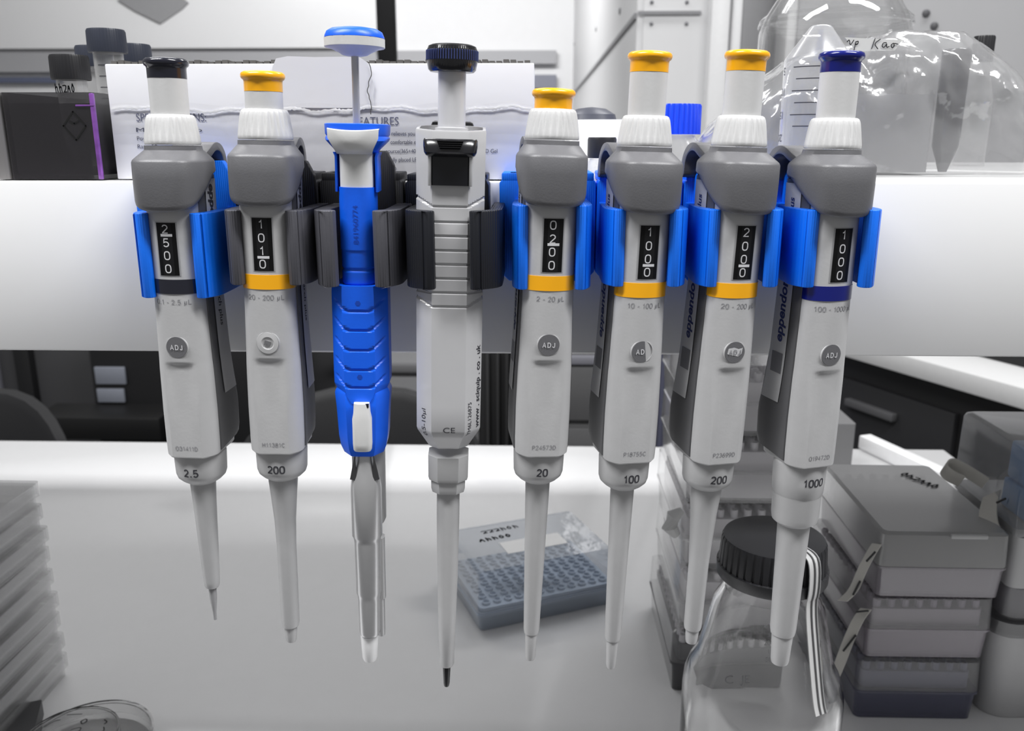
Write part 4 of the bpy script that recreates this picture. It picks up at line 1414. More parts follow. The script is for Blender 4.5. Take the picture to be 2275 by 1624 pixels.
bm = bmesh.new(); lathe(bm, [(0.0003, 0.0003), (r * 1.1, 0.0003), (r * 1.15, 0.002), (r * 1.15, h0 * 0.55), (r * 0.8, h0), (r * 0.74, h0), (r * 1.09, h0 * 0.53), (r * 1.09, 0.003), (0.0003, 0.003)], 44)
obj('bottle_body', bm, CLEAR, t)
bm = bmesh.new(); lathe(bm, [(r * 0.8, h0 + 0.0003), (r, h0 + 0.0003), (r, h1 - 0.001), (r * 0.96, h1), (0.0003, h1)], 160, rib=lambda k, a: 1 - (0.04 if k in (1, 2) and ((a * 32 / 6.28318) % 1) < 0.4 else 0))
obj('screw_cap', bm, plastic('cap_blue', rgb(12, 62, 215), 0.35), t, ang=40)

# conical tube standing upside down, its scale upside down too
Y = 0.405
c = atY(1808, 250, Y)
t = thing('centrifuge_tube', 'clear conical tube standing upside down, scale lines 5 10 15', 'tube', (c.x, Y, ST))
zz = lambda py: atY(1808, py, Y).z - ST
r = span(71, 250, Y)
k = 0.21 / 0.405
prof = [(r * 0.97, 0.0004), (r * 0.99, zz(300)), (r, zz(134)), (r * 0.96, zz(128)), (r * 0.34, zz(62)), (r * 0.27, zz(57)), (0.0003, zz(56))]
bm = bmesh.new(); lathe(bm, prof, 56); tree = bvh_of(bm)
for f in list(bm.faces): pass
inner = [(pr * 0.93, pz - (0.0012 if i > 2 else 0) + (0.001 if i == 0 else 0)) for i, (pr, pz) in enumerate(prof)]
b = obj('tube_body', bm, HAZY, t, ang=40)
bm = bmesh.new()
for i, (py, full) in enumerate(((152, 1), (178, 0), (204, 1), (230, 0), (256, 1), (281, 0))):
    z = zz(py)
    a0 = -150 if full else -143
    A = [(r * 1.004 * math.cos(R(a)), r * 1.004 * math.sin(R(a))) for a in range(a0, -60, 5)]
    prism(bm, A + [(x * 0.997, y * 0.997) for x, y in reversed(A)], z - 0.0002, z + 0.0002)
obj('graduations', bm, INK, b)
for s_, py in (('5', 158), ('10', 204), ('15', 256), ('20', 306)):
    bm = bmesh.new()
    text_on(bm, s_, 0.0046, (-r * 0.93, 0, zz(py)), (-0.55, 0.83, 0), (0, 0, -1), (0.9, 0.45, 0), tree, lift=0.0002)
    obj('lettering', bm, INK, b)

# big glass bottle behind the bag
Y = 0.560
c = atY(1850, 100, Y)
t = thing('glass_bottle', 'large clear glass bottle standing behind the clear bag, top cut off', 'bottle', (c.x, Y, ST))
zz = lambda py: atY(1850, py, Y).z - ST
rp = lambda px: span(px, 80, Y)
prof = [(0.0003, 0.0005), (rp(148), 0.0005), (rp(158), 0.004), (rp(160), zz(130)), (rp(160), zz(75)), (rp(150), zz(40)), (rp(128), zz(0)), (rp(80), zz(-60)), (rp(46), zz(-90)), (rp(46), zz(-120))]
bm = bmesh.new(); lathe(bm, prof + [(pr - 0.0022, pz + (0.003 if i == 0 else 0)) for i, (pr, pz) in reversed(list(enumerate(prof))) if pr > 0.003] + [(0.0003, 0.0035)], 64)
GLASS_THIN = clear('thin_glass', tint=0.95, body=0.02, edge=0.35, rough=0.02, bump=0.12, scale=50, col=rgb(150, 150, 152), power=3)
obj('bottle_body', bm, GLASS_THIN, t, ang=50)
bm = bmesh.new(); lathe(bm, [(rp(161), zz(62)), (rp(163), zz(58)), (rp(161), zz(50))], 64, cap0=False, cap1=False)
lathe(bm, [(rp(159), zz(48)), (rp(160), zz(44)), (rp(152), zz(36))], 64, cap0=False, cap1=False)
obj('shoulder_ridge', bm, GLASS_THIN, t)
bm = bmesh.new(); lathe(bm, [(rp(50), zz(-92)), (rp(58), zz(-92)), (rp(58), zz(-140)), (0.0003, zz(-142))], 40)
obj('screw_cap', bm, CAP_BLACK, t)
Y = 0.60
p = atY(2188, 80, Y)
t = thing('reagent_bottle', 'black ribbed cap of a bottle at the right end behind the bag', 'bottle', (p.x, Y, ST))
h1 = p.z - ST; r = span(22, 90, Y)
bm = bmesh.new(); lathe(bm, [(0.0003, 0.0004), (r * 1.5, 0.0004), (r * 1.55, h1 * 0.5), (r * 0.9, h1 * 0.75), (r * 0.85, h1 * 0.8), (0.0003, h1 * 0.8)], 32)
obj('bottle_body', bm, HAZY, t)
bm = bmesh.new(); lathe(bm, [(r * 0.9, h1 * 0.8 + 0.0003), (r, h1 * 0.8 + 0.0003), (r, h1 - 0.001), (r * 0.92, h1), (0.0003, h1)], 80, rib=lambda k, a: 1 - (0.05 if k in (1, 2) and ((a * 20 / 6.28318) % 1) < 0.4 else 0))
obj('screw_cap', bm, CAP_BLACK, t)

# clear bag with things inside
TOPX = [(1496, 396), (1520, 372), (1560, 310), (1620, 250), (1700, 185), (1760, 130), (1850, 90), (1960, 74), (2060, 70), (2130, 72), (2180, 100), (2230, 165), (2270, 250), (2330, 350), (2360, 398)]
YB0, YB1 = 0.424, 0.505
from mathutils import noise
def bag_bm():
    bm = bmesh.new()
    NU, NV = 150, 64
    grid = []
    cm = {}
    for j in range(NV + 1):
        v = j / NV
        row = []
        for i in range(NU + 1):
            u = i / NU
            px = 1497 + (2358 - 1497) * u
            for (a, ya), (b, yb) in zip(TOPX, TOPX[1:]):
                if px <= b:
                    py = ya + (yb - ya) * (px - a) / (b - a); break
            P = atY(px, py, 0.455)
            h = max(P.z - ST, 0.0006)
            ang = math.pi * v
            yy = (YB0 + YB1) / 2 - (YB1 - YB0) / 2 * math.copysign(abs(math.cos(ang)) ** 0.8, math.cos(ang)) * (0.25 + 0.75 * min(1, h / 0.05))
            z = ST + 0.0006 + (h - 0.0006) * abs(math.sin(ang)) ** 0.55
            q = Vector((P.x, yy, z))
            e = min(1, h / 0.02) * min(1, math.sin(ang) * 3 + 0.15)
            # creases: ridged noise
            f = 0.0
            for s, am in ((22, 1.0), (48, 0.45), (95, 0.2)):
                nn = noise.noise(Vector((q.x * s * 0.9 + q.z * s * 0.5, q.y * s * 0.7, q.z * s * 0.55 - q.x * s * 0.45)) + Vector((3.1, 0, 0)))
                f += am * (1 - abs(nn) * 3.2)
            d = Vector((0, -math.cos(ang), 0.35 * math.sin(ang)))
            q = q + d * (0.0055 * f - 0.0026) * e
            q.z = max(q.z, ST + 0.0004)
            q.y = max(q.y, 0.4215)
            row.append(bm.verts.new(q))
        grid.append(row)
    for j in range(NV):
        for i in range(NU):
            bm.faces.new((grid[j][i], grid[j][i + 1], grid[j + 1][i + 1], grid[j + 1][i]))
    return bm
FILM = clear('bag_film', tint=0.80, body=0.26, edge=0.35, col=rgb(172, 172, 174), rough=0.12, bump=0.35, scale=70, power=2.0)
bag = obj('plastic_bag', bag_bm(), FILM, ang=28)
tag(bag, 'big crumpled clear plastic bag at the right end of the shelf', 'bag')
bag_tree = None
bm = bmesh.new()
a = atY(1862, 88, 0.428); b = atY(1985, 116, 0.428)
prism(bm, [(a.x, a.z), (b.x, a.z - 0.0012), (b.x - 0.003, b.z), (a.x + 0.006, b.z - 0.0005)], 0, 0.0006, Matrix.Translation((0, 0.4195, 0)) @ Matrix.Rotation(R(90), 4, 'X'))
lb = obj('label_or_glare', bm, plastic('label_grey', rgb(196, 196, 194), 0.7), bag)
bm = bmesh.new()
m_ = (a + b) / 2
K = [[(-.012, .0008), (-.011, .002), (-.0105, -.001), (-.009, .0016)], [(-.008, .001), (-.0085, -.0028)], [(-.008, .0008), (-.0068, .0012), (-.0072, -.0004), (-.0082, -.0002)],
     [(.0005, .0022), (-.0006, -.0022)], [(.003, .0020), (.0002, .0000), (.0022, -.0022)],
     [(.0058, .0004), (.0042, .0004), (.0040, -.0016), (.0054, -.0014), (.0060, .0004), (.0060, -.0018), (.0072, -.0012)],
     [(.0090, .0002), (.0078, -.0006), (.0086, -.0020), (.0096, -.0010), (.0090, .0002), (.0110, -.0002)]]
strokes_on(bm, K, (m_.x, 0.4188, m_.z), (1, 0, 0), (0, 0, 1), (0, 1, 0), 0.0004)
obj('handwriting', bm, INK, lb)
# packs and a tube inside the bag
INNER = plastic('pack_grey', rgb(158, 158, 160), 0.4, bump=0.2, scale=100)
a = atY(1720, 210, 0.446); b = atY(2062, 390, 0.446)
bm = bmesh.new(); rbox(bm, a.x, b.x, 0.446, 0.486, ST + 0.0012, a.z, 0.004)
t = tag(obj('foam_block', bm, INNER), 'grey block lying inside the clear bag', 'block')
bm = bmesh.new()
c = atY(2122, 150, 0.456)
rr = span(30, 150, 0.456)
zt_, zb_ = atY(2122, 95, 0.456).z, atY(2122, 214, 0.456).z
lathe(bm, [(rr * 0.30, ST + 0.0012), (rr * 0.95, ST + 0.014), (rr, zt_ - 0.004), (rr * 0.9, zt_ - 0.003)], 36)
o = obj('centrifuge_tube', bm, clear('tube_smoke', tint=0.5, body=0.3, edge=0.5, col=rgb(110, 110, 114), rough=0.15), loc=(c.x, 0.456, 0))
tag(o, 'dark grey tube standing inside the clear bag at its right', 'tube')

# ------------------------------------------------------------------ things on the bench
BT = BENCH + 0.0004
TAPE_CREAM = plastic('autoclave_tape', rgb(186, 184, 178), 0.6, bump=0.1)
TAPE_DARK = plastic('tape_stripe', rgb(40, 40, 42), 0.6)

# square petri dishes, nine high
xr = atZ(75, 1080, CAM.z - 0.228).x
rnd = random.Random(11)
PETRI = clear('petri_plastic', tint=0.988, body=0.05, edge=0.6, col=rgb(205, 205, 206), rough=0.06, power=2.0)
AGAR = clear('agar_gel', tint=0.96, body=0.12, edge=0.2, col=rgb(215, 215, 215), rough=0.2)
n = 9
hh = 0.152 / n
order = ['lowest', 'second from the bottom', 'third from the bottom', 'fourth from the bottom', 'middle', 'fourth from the top', 'third from the top', 'second from the top', 'topmost']
proto = None
for i in range(n):
    lab = order[i] + ' of the square clear dishes stacked at the left edge'
    loc_ = (xr - 0.06 - 0.004 * (1 - i / 8) * 0 + rnd.uniform(-0.0012, 0.0012) + 0.0006 * (4 - i) * 0.3, 0.483 + rnd.uniform(-0.001, 0.001), BT + i * hh)
    if proto is None:
        proto = thing('petri_dish', lab, 'dish', loc_, (0, 0, 0), 'square dishes stacked on the bench')
        bm = bmesh.new(); rbox(bm, -0.058, 0.058, -0.058, 0.058, 0, hh * 0.8, 0.004, open_top=True, wall=0.0012)
        obj('base', bm, PETRI, proto)
        bm = bmesh.new(); rbox(bm, -0.0565, 0.0565, -0.0565, 0.0565, 0.0014, hh * 0.45, 0.004)
        obj('agar', bm, AGAR, proto)
        bm = bmesh.new()
        a_ = rrect(-0.06, 0.06, -0.06, 0.06, 0.004, hh * 0.98); b_ = rrect(-0.06, 0.06, -0.06, 0.06, 0.004, hh * 0.42)
        c_ = rrect(-0.0588, 0.0588, -0.0588, 0.0588, 0.003, hh * 0.42); d_ = rrect(-0.0588, 0.0588, -0.0588, 0.0588, 0.003, hh * 0.9)
        loft(bm, [a_, b_, c_, d_], True, True)
        obj('lid', bm, PETRI, proto)
        t = proto
    else:
        t = copy_tree(proto); t['label'] = lab; t.location = loc_
    t.rotation_euler = (0, 0, R(rnd.uniform(-0.8, 0.8)))

# round dishes at the lower left, one leaning on the other's lid
def round_dish(label, c, r, h, mark=None, rot=0):
    t = thing('petri_dish', label, 'dish', c, (0, 0, rot), 'round clear dishes at the lower left')
    bm = bmesh.new(); lathe(bm, [(0.0003, 0), (r * 0.96, 0), (r * 0.97, h * 0.85), (r * 0.95, h * 0.85), (r * 0.94, 0.0012), (0.0003, 0.0012)], 72)
    obj('base', bm, glass('borosilicate_glass'), t)
    bm = bmesh.new(); lathe(bm, [(0.0003, h), (r, h), (r * 1.005, h * 0.3), (r * 0.985, h * 0.3), (r * 0.98, h - 0.0012), (0.0003, h - 0.0012)], 72)
    tree = bvh_of(bm)
    ld = obj('lid', bm, glass('borosilicate_glass'), t)
    if mark:
        bm = bmesh.new()
        strokes_on(bm, mark, (0, 0, h), (1, 0, 0), (0, 1, 0), (0, 0, -1), 0.0008)
        obj('handwriting', bm, plastic('marker_grey', rgb(70, 70, 72), 0.6), ld)
    return t
zc = CAM.z - 0.355
c1 = atZ(195, 1640, BT + 0.014)
R1 = 0.0385
round_dish('larger round clear dish lying on the bench at the lower left', (c1.x, c1.y, BT), R1, 0.014)
c2 = atZ(158, 1634, BT + 0.024)
mk = [[(-.012, .018), (-.003, .019)], [(.0, .012), (.002, .015), (.004, .012), (.002, .009), (0, .012)], [(-.002, .004), (.003, .007), (.004, .003), (.002, .002)], [(-.001, -.004), (.005, -.002), (.001, -.001), (.005, .001)],
      [(-.002, -.011), (.006, -.008)], [(.002, -.012), (.0, -.017)], [(-.020, .006), (-.017, .012), (-.014, .013)], [(-.021, -.004), (-.019, .002)], [(.014, .014), (.017, .012), (.016, .010)], [(.017, .007), (.019, .004), (.017, .002), (.019, -.001)], [(-.016, -.014), (-.012, -.017), (-.009, -.014)]]
round_dish('smaller round clear dish with handwriting, on top of the larger dish', (c2.x, c2.y, BT + 0.0143), 0.0275, 0.0105, mk)
p = atZ(70, 1590, BT + 0.010)
bm = bmesh.new(); rbox(bm, -0.021, 0.016, -0.02, 0.02, 0, 0.011, 0.001)
tag(obj('plastic_block', bm, plastic('block_dark', rgb(62, 62, 64), 0.5), loc=(p.x - 0.009, p.y - 0.009, BT), rot=(0, 0, R(22))), 'dark grey flat block beside the round clear dishes', 'block')

# blue tip box with clear lid, centre of the bench
A = atZ(1065, 1405, BT); B = atZ(1368, 1340, BT); C_ = atZ(931, 1302, BT)
u = (B - A); u.z = 0; Lx = u.length; u.normalize()
v = Vector((-u.y, u.x, 0)); Ly = abs((C_ - A).dot(v))
ang = math.atan2(u.y, u.x)
BLUE_BASE = clear('pale_blue_plastic', tint=(0.72, 0.80, 0.90, 1), body=0.5, edge=0.3, col=rgb(192, 200, 210), rough=0.25)
BLUE_DECK = plastic('deck_blue', rgb(186, 197, 211), 0.4)
WELL = plastic('well_blue', rgb(124, 144, 172), 0.5)
t = thing('tip_box', 'clear-lidded tip box with a pale blue rack, alone in the middle of the bench', 'tip box', (A.x, A.y, BT), (0, 0, ang))
HB = 0.016
bm = bmesh.new(); rbox(bm, 0, Lx, 0, Ly, 0, HB, 0.004, taper=0.0015, open_top=True, wall=0.0015)
rbox(bm, -0.0012, Lx + 0.0012, -0.0012, Ly + 0.0012, HB - 0.003, HB - 0.0008, 0.004)
obj('base', bm, BLUE_BASE, t)
bm = bmesh.new(); rbox(bm, 0.0022, Lx - 0.0022, 0.0022, Ly - 0.0022, HB - 0.002, HB + 0.003, 0.004)
dk = obj('tip_rack', bm, BLUE_DECK, t)
bm = bmesh.new(); bm2 = bmesh.new()
for i in range(12):
    for j in range(8):
        cx, cy = 0.009 + (Lx - 0.018) * i / 11, 0.009 + (Ly - 0.018) * j / 7
        lathe(bm, [(0.0034, HB + 0.0031), (0.0034, HB + 0.0050), (0.0027, HB + 0.0052), (0.0022, HB + 0.0033)], 16, cx, cy)
        lathe(bm2, [(0.0022, HB + 0.00325), (0.0002, HB + 0.00335)], 12, cx, cy)
tag(obj('well_rims', bm, BLUE_DECK, dk), kind='stuff')
tag(obj('well_holes', bm2, WELL, dk), kind='stuff')
HL = 0.050
bm = bmesh.new()
a_ = rrect(-0.0006, Lx + 0.0006, -0.0006, Ly + 0.0006, 0.004, HB - 0.0006); b_ = rrect(0.002, Lx - 0.002, 0.002, Ly - 0.002, 0.005, HL - 0.003); c_ = rrect(0.0045, Lx - 0.0045, 0.0045, Ly - 0.0045, 0.004, HL)
loft(bm, [a_, b_, c_], False, True)
ld = obj('lid', bm, clear('lid_clear', tint=(0.88, 0.90, 0.93, 1), body=0.10, edge=0.6, rough=0.05, bump=0.25, scale=40, power=2.2), t, ang=25)
bm = bmesh.new(); box(bm, Lx * 0.28, Lx * 0.72, Ly * 0.28, Ly * 0.52, HL + 0.0002, HL + 0.0006)
obj('label_or_glare', bm, LID_GLARE, ld)  # glare on the lid, painted as a flat white rectangle
bm = bmesh.new()
strokes_on(bm, scrawl(6, 0.035, 0.006, 2), (Lx * 0.36, Ly * 0.80, HL), (1, 0.02, 0), (0, 1, 0), (0, 0, -1), 0.0013)
strokes_on(bm, scrawl(5, 0.030, 0.006, 9), (Lx * 0.28, Ly * 0.64, HL), (1, 0.02, 0), (0, 1, 0), (0, 0, -1), 0.0016)
obj('handwriting', bm, INK, ld)
bm = bmesh.new(); box(bm, -0.006, 0.004, Ly * 0.72, Ly * 0.99, HL - 0.012, HL - 0.001, 0.0015)
obj('lid_catch', bm, BLUE_BASE, t)

# stack of clear tip boxes behind the glass bottle
ZS = 0.048
x0 = atZ(1487, 1537, BT).x
y0 = atZ(1487, 1537, BT).y
TIPW = plastic('tip_white', rgb(206, 204, 208), 0.45)
BOXC = clear('box_clear', tint=0.96, body=0.12, edge=0.4, col=rgb(204, 204, 205), rough=0.12)
DARKC = clear('box_smoke', tint=0.35, body=0.5, edge=0.35, col=rgb(78, 78, 82), rough=0.2)
LABS = ['dark-based tip box at the bottom of the clear stack behind the glass bottle', 'clear tip box second from the bottom behind the glass bottle', 'clear tip box in the middle of the stack behind the glass bottle',
        'clear tip box second from the top behind the glass bottle', 'topmost clear tip box just below the shelf']
def tip_box(label, loc, W, D, H, base_m, lid_m, rack_m, group, rot=0.0, split=0.48, tips=True, teeth_m=None, hi=True):
    t = thing('tip_box', label, 'tip box', loc, (0, 0, rot), group)
    hb = H * split
    bm = bmesh.new(); rbox(bm, 0.001, W - 0.001, 0.001, D - 0.001, 0, hb, 0.004, taper=0.0012, open_top=True, wall=0.0014)
    rbox(bm, -0.0003, W + 0.0003, -0.0003, D + 0.0003, hb - 0.0016, hb - 0.0002, 0.005)
    obj('base', bm, base_m, t)
    bm = bmesh.new(); rbox(bm, 0.005, W - 0.005, 0.005, D - 0.005, 0.0025, H * 0.74, 0.004)
    rk = obj('tip_rack', bm, rack_m, t)
    if tips:
        bm = bmesh.new()
        for i in range(8):
            for j in range(12):
                cx, cy = 0.009 + (W - 0.018) * i / 7, 0.009 + (D - 0.018) * j / 11
                lathe(bm, [(0.0026, H * 0.741), (0.0026, H * 0.86), (0.0018, H * 0.86), (0.0016, H * 0.745)], 10, cx, cy)
        tag(obj('tips', bm, teeth_m or TIPW, rk), kind='stuff')
    bm = bmesh.new()
    a_ = rrect(0, W, 0, D, 0.005, hb); b_ = rrect(0.0008, W - 0.0008, 0.0008, D - 0.0008, 0.005, H - 0.002); c_ = rrect(0.003, W - 0.003, 0.003, D - 0.003, 0.004, H - 0.0003)
    loft(bm, [a_, b_, c_], False, True)
    obj('lid', bm, lid_m, t, ang=25)
    return t
for i in range(5):
    tip_box(LABS[i], (x0 + (0.002 if i > 0 else 0) + 0.0012 * (i % 2), y0 + 0.001 * (i % 2), BT + i * ZS), 0.083, 0.12, ZS - 0.0003, DARKC if i == 0 else BOXC, BOXC, plastic('rack_dark', rgb(72, 72, 76), 0.5) if i == 0 else plastic('rack_pale', rgb(206, 204, 207), 0.5), 'clear tip boxes stacked behind the glass bottle')
t_ = [o for o in bpy.data.objects if o.get('label') == LABS[2]][0]
bm = bmesh.new()
for k in range(5):
    pass
tube(bm, [(0.0, -0.0005, 0.044), (-0.006, -0.001, 0.040), (-0.008, -0.001, 0.032), (-0.003, -0.001, 0.026)], [0.0025, 0.005, 0.0055, 0.003], 10)
obj('autoclave_tape', bm, plastic('tape_pale', rgb(196, 196, 196), 0.6), t_)

# three grey-purple tip boxes
P0 = atZ(1893, 1597, BT)
GP = [(rgb(84, 86, 112), rgb(80, 82, 112), 'dark blue tip box at the bottom of the three stacked beside the bottle', DARKC),
      (rgb(146, 138, 148), rgb(140, 130, 146), 'grey tip box between the blue one and the one with writing on its lid', None),
      (rgb(144, 138, 146), rgb(150, 146, 152), 'grey tip box with writing on its lid, top of the three beside the bottle', None)]
LIDG = clear('lid_grey', tint=0.92, body=0.22, edge=0.4, col=rgb(160, 159, 161), rough=0.16)
LIDT = clear('lid_grey_top', tint=0.8, body=0.72, edge=0.2, col=rgb(150, 150, 150), rough=0.22)
HS = 0.0462
boxes3 = []
for i, (ca, cb, lab, _) in enumerate(GP):
    rm = plastic('rack_tone_%d' % i, ca, 0.5)
    bm_ = clear('base_tone_%d' % i, tint=0.75, body=0.5, edge=0.3, col=ca, rough=0.2)
    boxes3.append(tip_box(lab, (P0.x + (0.004, 0.0065, 0.0085)[i] - 0.004, P0.y + (0, 0.001, -0.001)[i], BT + i * HS), 0.0825, 0.122, HS - 0.0003, bm_, LIDT if i == 2 else LIDG, rm, 'tip boxes stacked beside the glass bottle', rot=R((0, 0.3, -0.5)[i]), teeth_m=plastic('teeth_tone_%d' % i, cb, 0.5)))
t = boxes3[2]
bm = bmesh.new()
strokes_on(bm, scrawl(6, 0.03, 0.008, 4), (0.060, 0.088, HS), (0.5, -0.85, 0), (0.85, 0.5, 0), (0, 0, -1), 0.0014)
obj('handwriting', bm, INK, t)
bm = bmesh.new(); box(bm, 0.043, 0.066, -0.0018, 0.0006, HS - 0.0035, HS - 0.0005, 0.0008)
obj('lid_tab', bm, plastic('tab_pale', rgb(168, 168, 168), 0.5), t)

def ribbon(bm, pts, w, side, th=0.0005):
    """strip of tape along pts, w wide along the side direction"""
    pts = [Vector(p) for p in smooth_path([tuple(p) for p in pts], 2)]
    side = Vector(side).normalized()
    rings = []
    for i, p in enumerate(pts):
        d = (pts[min(i + 1, len(pts) - 1)] - pts[max(i - 1, 0)]).normalized()
        nn = d.cross(side).normalized() * th
        rings.append([p - side * w / 2 - nn, p + side * w / 2 - nn, p + side * w / 2 + nn, p - side * w / 2 + nn])
    loft(bm, rings)
def tape_on(t, pts, w, side, stripes=(), mark=False):
    bm = bmesh.new(); ribbon(bm, pts, w, side)
    tp = obj('autoclave_tape', bm, TAPE_CREAM, t)
    if stripes:
        for (p0, p1) in stripes:
            bm = bmesh.new(); tube(bm, [p0, ((Vector(p0) + Vector(p1)) / 2), p1], 0.0007, 6)
            obj('tape_stripe', bm, TAPE_DARK, tp)
    return tp
tape_on(boxes3[2], [(-0.0005, 0.004, 0.036), (-0.004, 0.003, 0.030), (-0.009, 0.002, 0.018), (-0.013, 0.001, 0.004), (-0.020, 0, -0.003)], 0.006, (0.8, -0.6, 0.2), [((-0.003, -0.001, 0.033), (-0.008, -0.001, 0.026)), ((-0.0105, -0.001, 0.012), (-0.014, -0.001, 0.002))])
tape_on(boxes3[1], [(-0.001, 0.001, 0.036), (-0.006, -0.001, 0.030), (-0.011, -0.002, 0.016), (-0.016, -0.003, -0.004), (-0.019, -0.003, -0.014)], 0.007, (0.8, -0.6, 0.2), [((-0.001, -0.003, 0.037), (-0.009, -0.003, 0.036)), ((-0.008, -0.0045, 0.020), (-0.015, -0.0045, 0.008))])

# right-hand pile: white tub, dark box, white box, clear tip box with a blue rack
YQ = P0.y + 0.004
xq = P0.x + 0.0895
def zq(py): return atY(2220, py, YQ).z
t = thing('plastic_tub', 'pale white tub at the bottom of the pile in the lower right corner', 'tub', (xq, YQ, BT))
h = zq(1412) - BT
bm = bmesh.new(); rbox(bm, 0.0, 0.125, 0, 0.085, 0, h, 0.014, taper=0.001, n=8)
obj('body', bm, plastic('tub_white', rgb(176, 176, 177), 0.4), t)
zb = BT + h + 0.0004
h2 = zq(1308) - zb
t = thing('tip_box', 'box with dark purple contents on the white tub, lower right', 'tip box', (xq + 0.001, YQ, zb))
bm = bmesh.new(); rbox(bm, -0.004, 0.125, -0.004, 0.085, 0, h2 * 0.3, 0.014, n=8)
obj('base', bm, clear('rim_grey', tint=0.6, body=0.45, edge=0.4, col=rgb(120, 120, 122), rough=0.15), t)
bm = bmesh.new(); rbox(bm, 0.004, 0.12, 0.004, 0.08, h2 * 0.31, h2 - 0.002, 0.010, n=8)
obj('contents', bm, plastic('contents_purple', rgb(66, 62, 74), 0.45), t)
bm = bmesh.new()
loft(bm, [rrect(0, 0.124, 0, 0.084, 0.012, h2 * 0.31, 8), rrect(0, 0.124, 0, 0.084, 0.012, h2 - 0.0006, 8)], False, True)
obj('lid', bm, LIDG, t)
zb2 = zb + h2 + 0.0002
h3 = zq(1196) - zb2
t = thing('plastic_tub', 'plain white box under the clear tip box with the blue rack', 'box', (xq + 0.003, YQ, zb2))
bm = bmesh.new(); rbox(bm, 0.0, 0.125, 0, 0.085, 0, h3, 0.006)
obj('body', bm, plastic('tub_white', rgb(176, 176, 177), 0.4), t)
zb3 = zb2 + h3 + 0.0003
h4 = zq(1003) - zb3
t = thing('tip_box', 'clear tip box with a bright blue rack, top of the pile at the right edge', 'tip box', (xq + 0.001, YQ, zb3))
BIG = clear('big_lid_clear', tint=0.80, body=0.20, edge=0.55, col=rgb(180, 180, 181), rough=0.07, power=2.0)
bm = bmesh.new()
W_, D_ = 0.130, 0.086
loft(bm, [rrect(0, W_, 0, D_, 0.004, 0.001), rrect(0.0005, W_, 0.0005, D_, 0.004, h4 - 0.004), rrect(0.0015, W_ - 0.0015, 0.0015, D_ - 0.0015, 0.004, h4 - 0.0012), rrect(0.004, W_ - 0.004, 0.004, D_ - 0.004, 0.004, h4)], False, True)
obj('lid', bm, BIG, t, ang=30)
RB = plastic('rack_blue', rgb(70, 134, 196), 0.35)
bm = bmesh.new()
box(bm, 0.012, 0.126, 0.004, 0.040, h4 * 0.46, h4 * 0.90, 0.002)
box(bm, 0.011, 0.127, 0.0035, 0.041, h4 * 0.10, h4 * 0.45, 0.002)
obj('tip_rack', bm, RB, t)
bm = bmesh.new(); rbox(bm, 0.001, W_ - 0.001, 0.001, D_ - 0.001, 0, h4 * 0.09, 0.004)
obj('base', bm, plastic('base_pale', rgb(150, 150, 152), 0.5), t)
tape_on(t, [(-0.001, 0.030, h4 * 0.30), (-0.007, 0.022, h4 * 0.16), (-0.010, 0.012, h4 * 0.02), (-0.010, 0.002, -0.002 + h4 * 0.02)], 0.012, (0.75, -0.3, 0.6), [((-0.004, 0.018, h4 * 0.28), (-0.001, 0.014, h4 * 0.36))])
tape_on(t, [(-0.004, 0.034, h4 * 0.40), (-0.016, 0.040, h4 * 0.52), (-0.026, 0.042, h4 * 0.60), (-0.031, 0.040, h4 * 0.54), (-0.028, 0.037, h4 * 0.47), (-0.020, 0.034, h4 * 0.42)], 0.009, (0.25, -0.3, 0.9))

# the glass bottle with the black ribbed cap
cb = atY(1717, 1230, 0.402)
t = thing('glass_bottle', 'clear glass laboratory bottle with a black ribbed screw cap on the bench', 'bottle', (cb.x, 0.402, BT))
zz = lambda py: atY(1717, py, 0.402).z - BT
zcap1 = zz(1190); zcap0 = zz(1275)
RB_, RN = 0.0415, 0.0215
prof = [(0.0003, 0.0), (RB_ * 0.9, 0.0), (RB_ * 0.97, 0.002), (RB_, 0.006), (RB_, zz(1535)), (RB_ * 0.985, zz(1508)), (RB_ * 0.93, zz(1482)), (RB_ * 0.84, zz(1455)), (RN * 1.30, zz(1340)), (RN * 1.08, zz(1306)), (RN * 1.0, zz(1290)), (RN, zcap1 - 0.004)]
prof = [prof[i] for i in range(len(prof))]
inner = [(max(r - 0.0024, 0.0003), z) for r, z in reversed(prof[3:])] + [(RB_ * 0.86, 0.0042), (0.0003, 0.0036)]
inner[-3] = (RB_ - 0.0024, 0.009)
bm = bmesh.new(); lathe(bm, prof + inner, 96)
tree = bvh_of(bm)
body = obj('bottle_body', bm, glass('borosilicate_glass'), t, ang=60)
bm = bmesh.new()
rc = 0.0272
rib = lambda k, a: 1 - (0.03 if k in (4, 5) and ((a * 40 / 6.28318) % 1) < 0.22 else 0)
hc = zcap1 - zcap0
lathe(bm, [(rc * 0.88, zcap0 + 0.001), (rc * 1.0, zcap0), (rc * 1.02, zcap0 + 0.001), (rc * 1.02, zcap0 + 0.0062), (rc * 0.985, zcap0 + 0.0066), (rc * 0.95, zcap1 - 0.002), (rc * 0.92, zcap1 - 0.0004), (rc * 0.86, zcap1), (0.0003, zcap1 + 0.0002)], 320, rib=rib)
obj('screw_cap', bm, plastic('cap_matte_black', rgb(34, 34, 37), 0.42), t, ang=40)
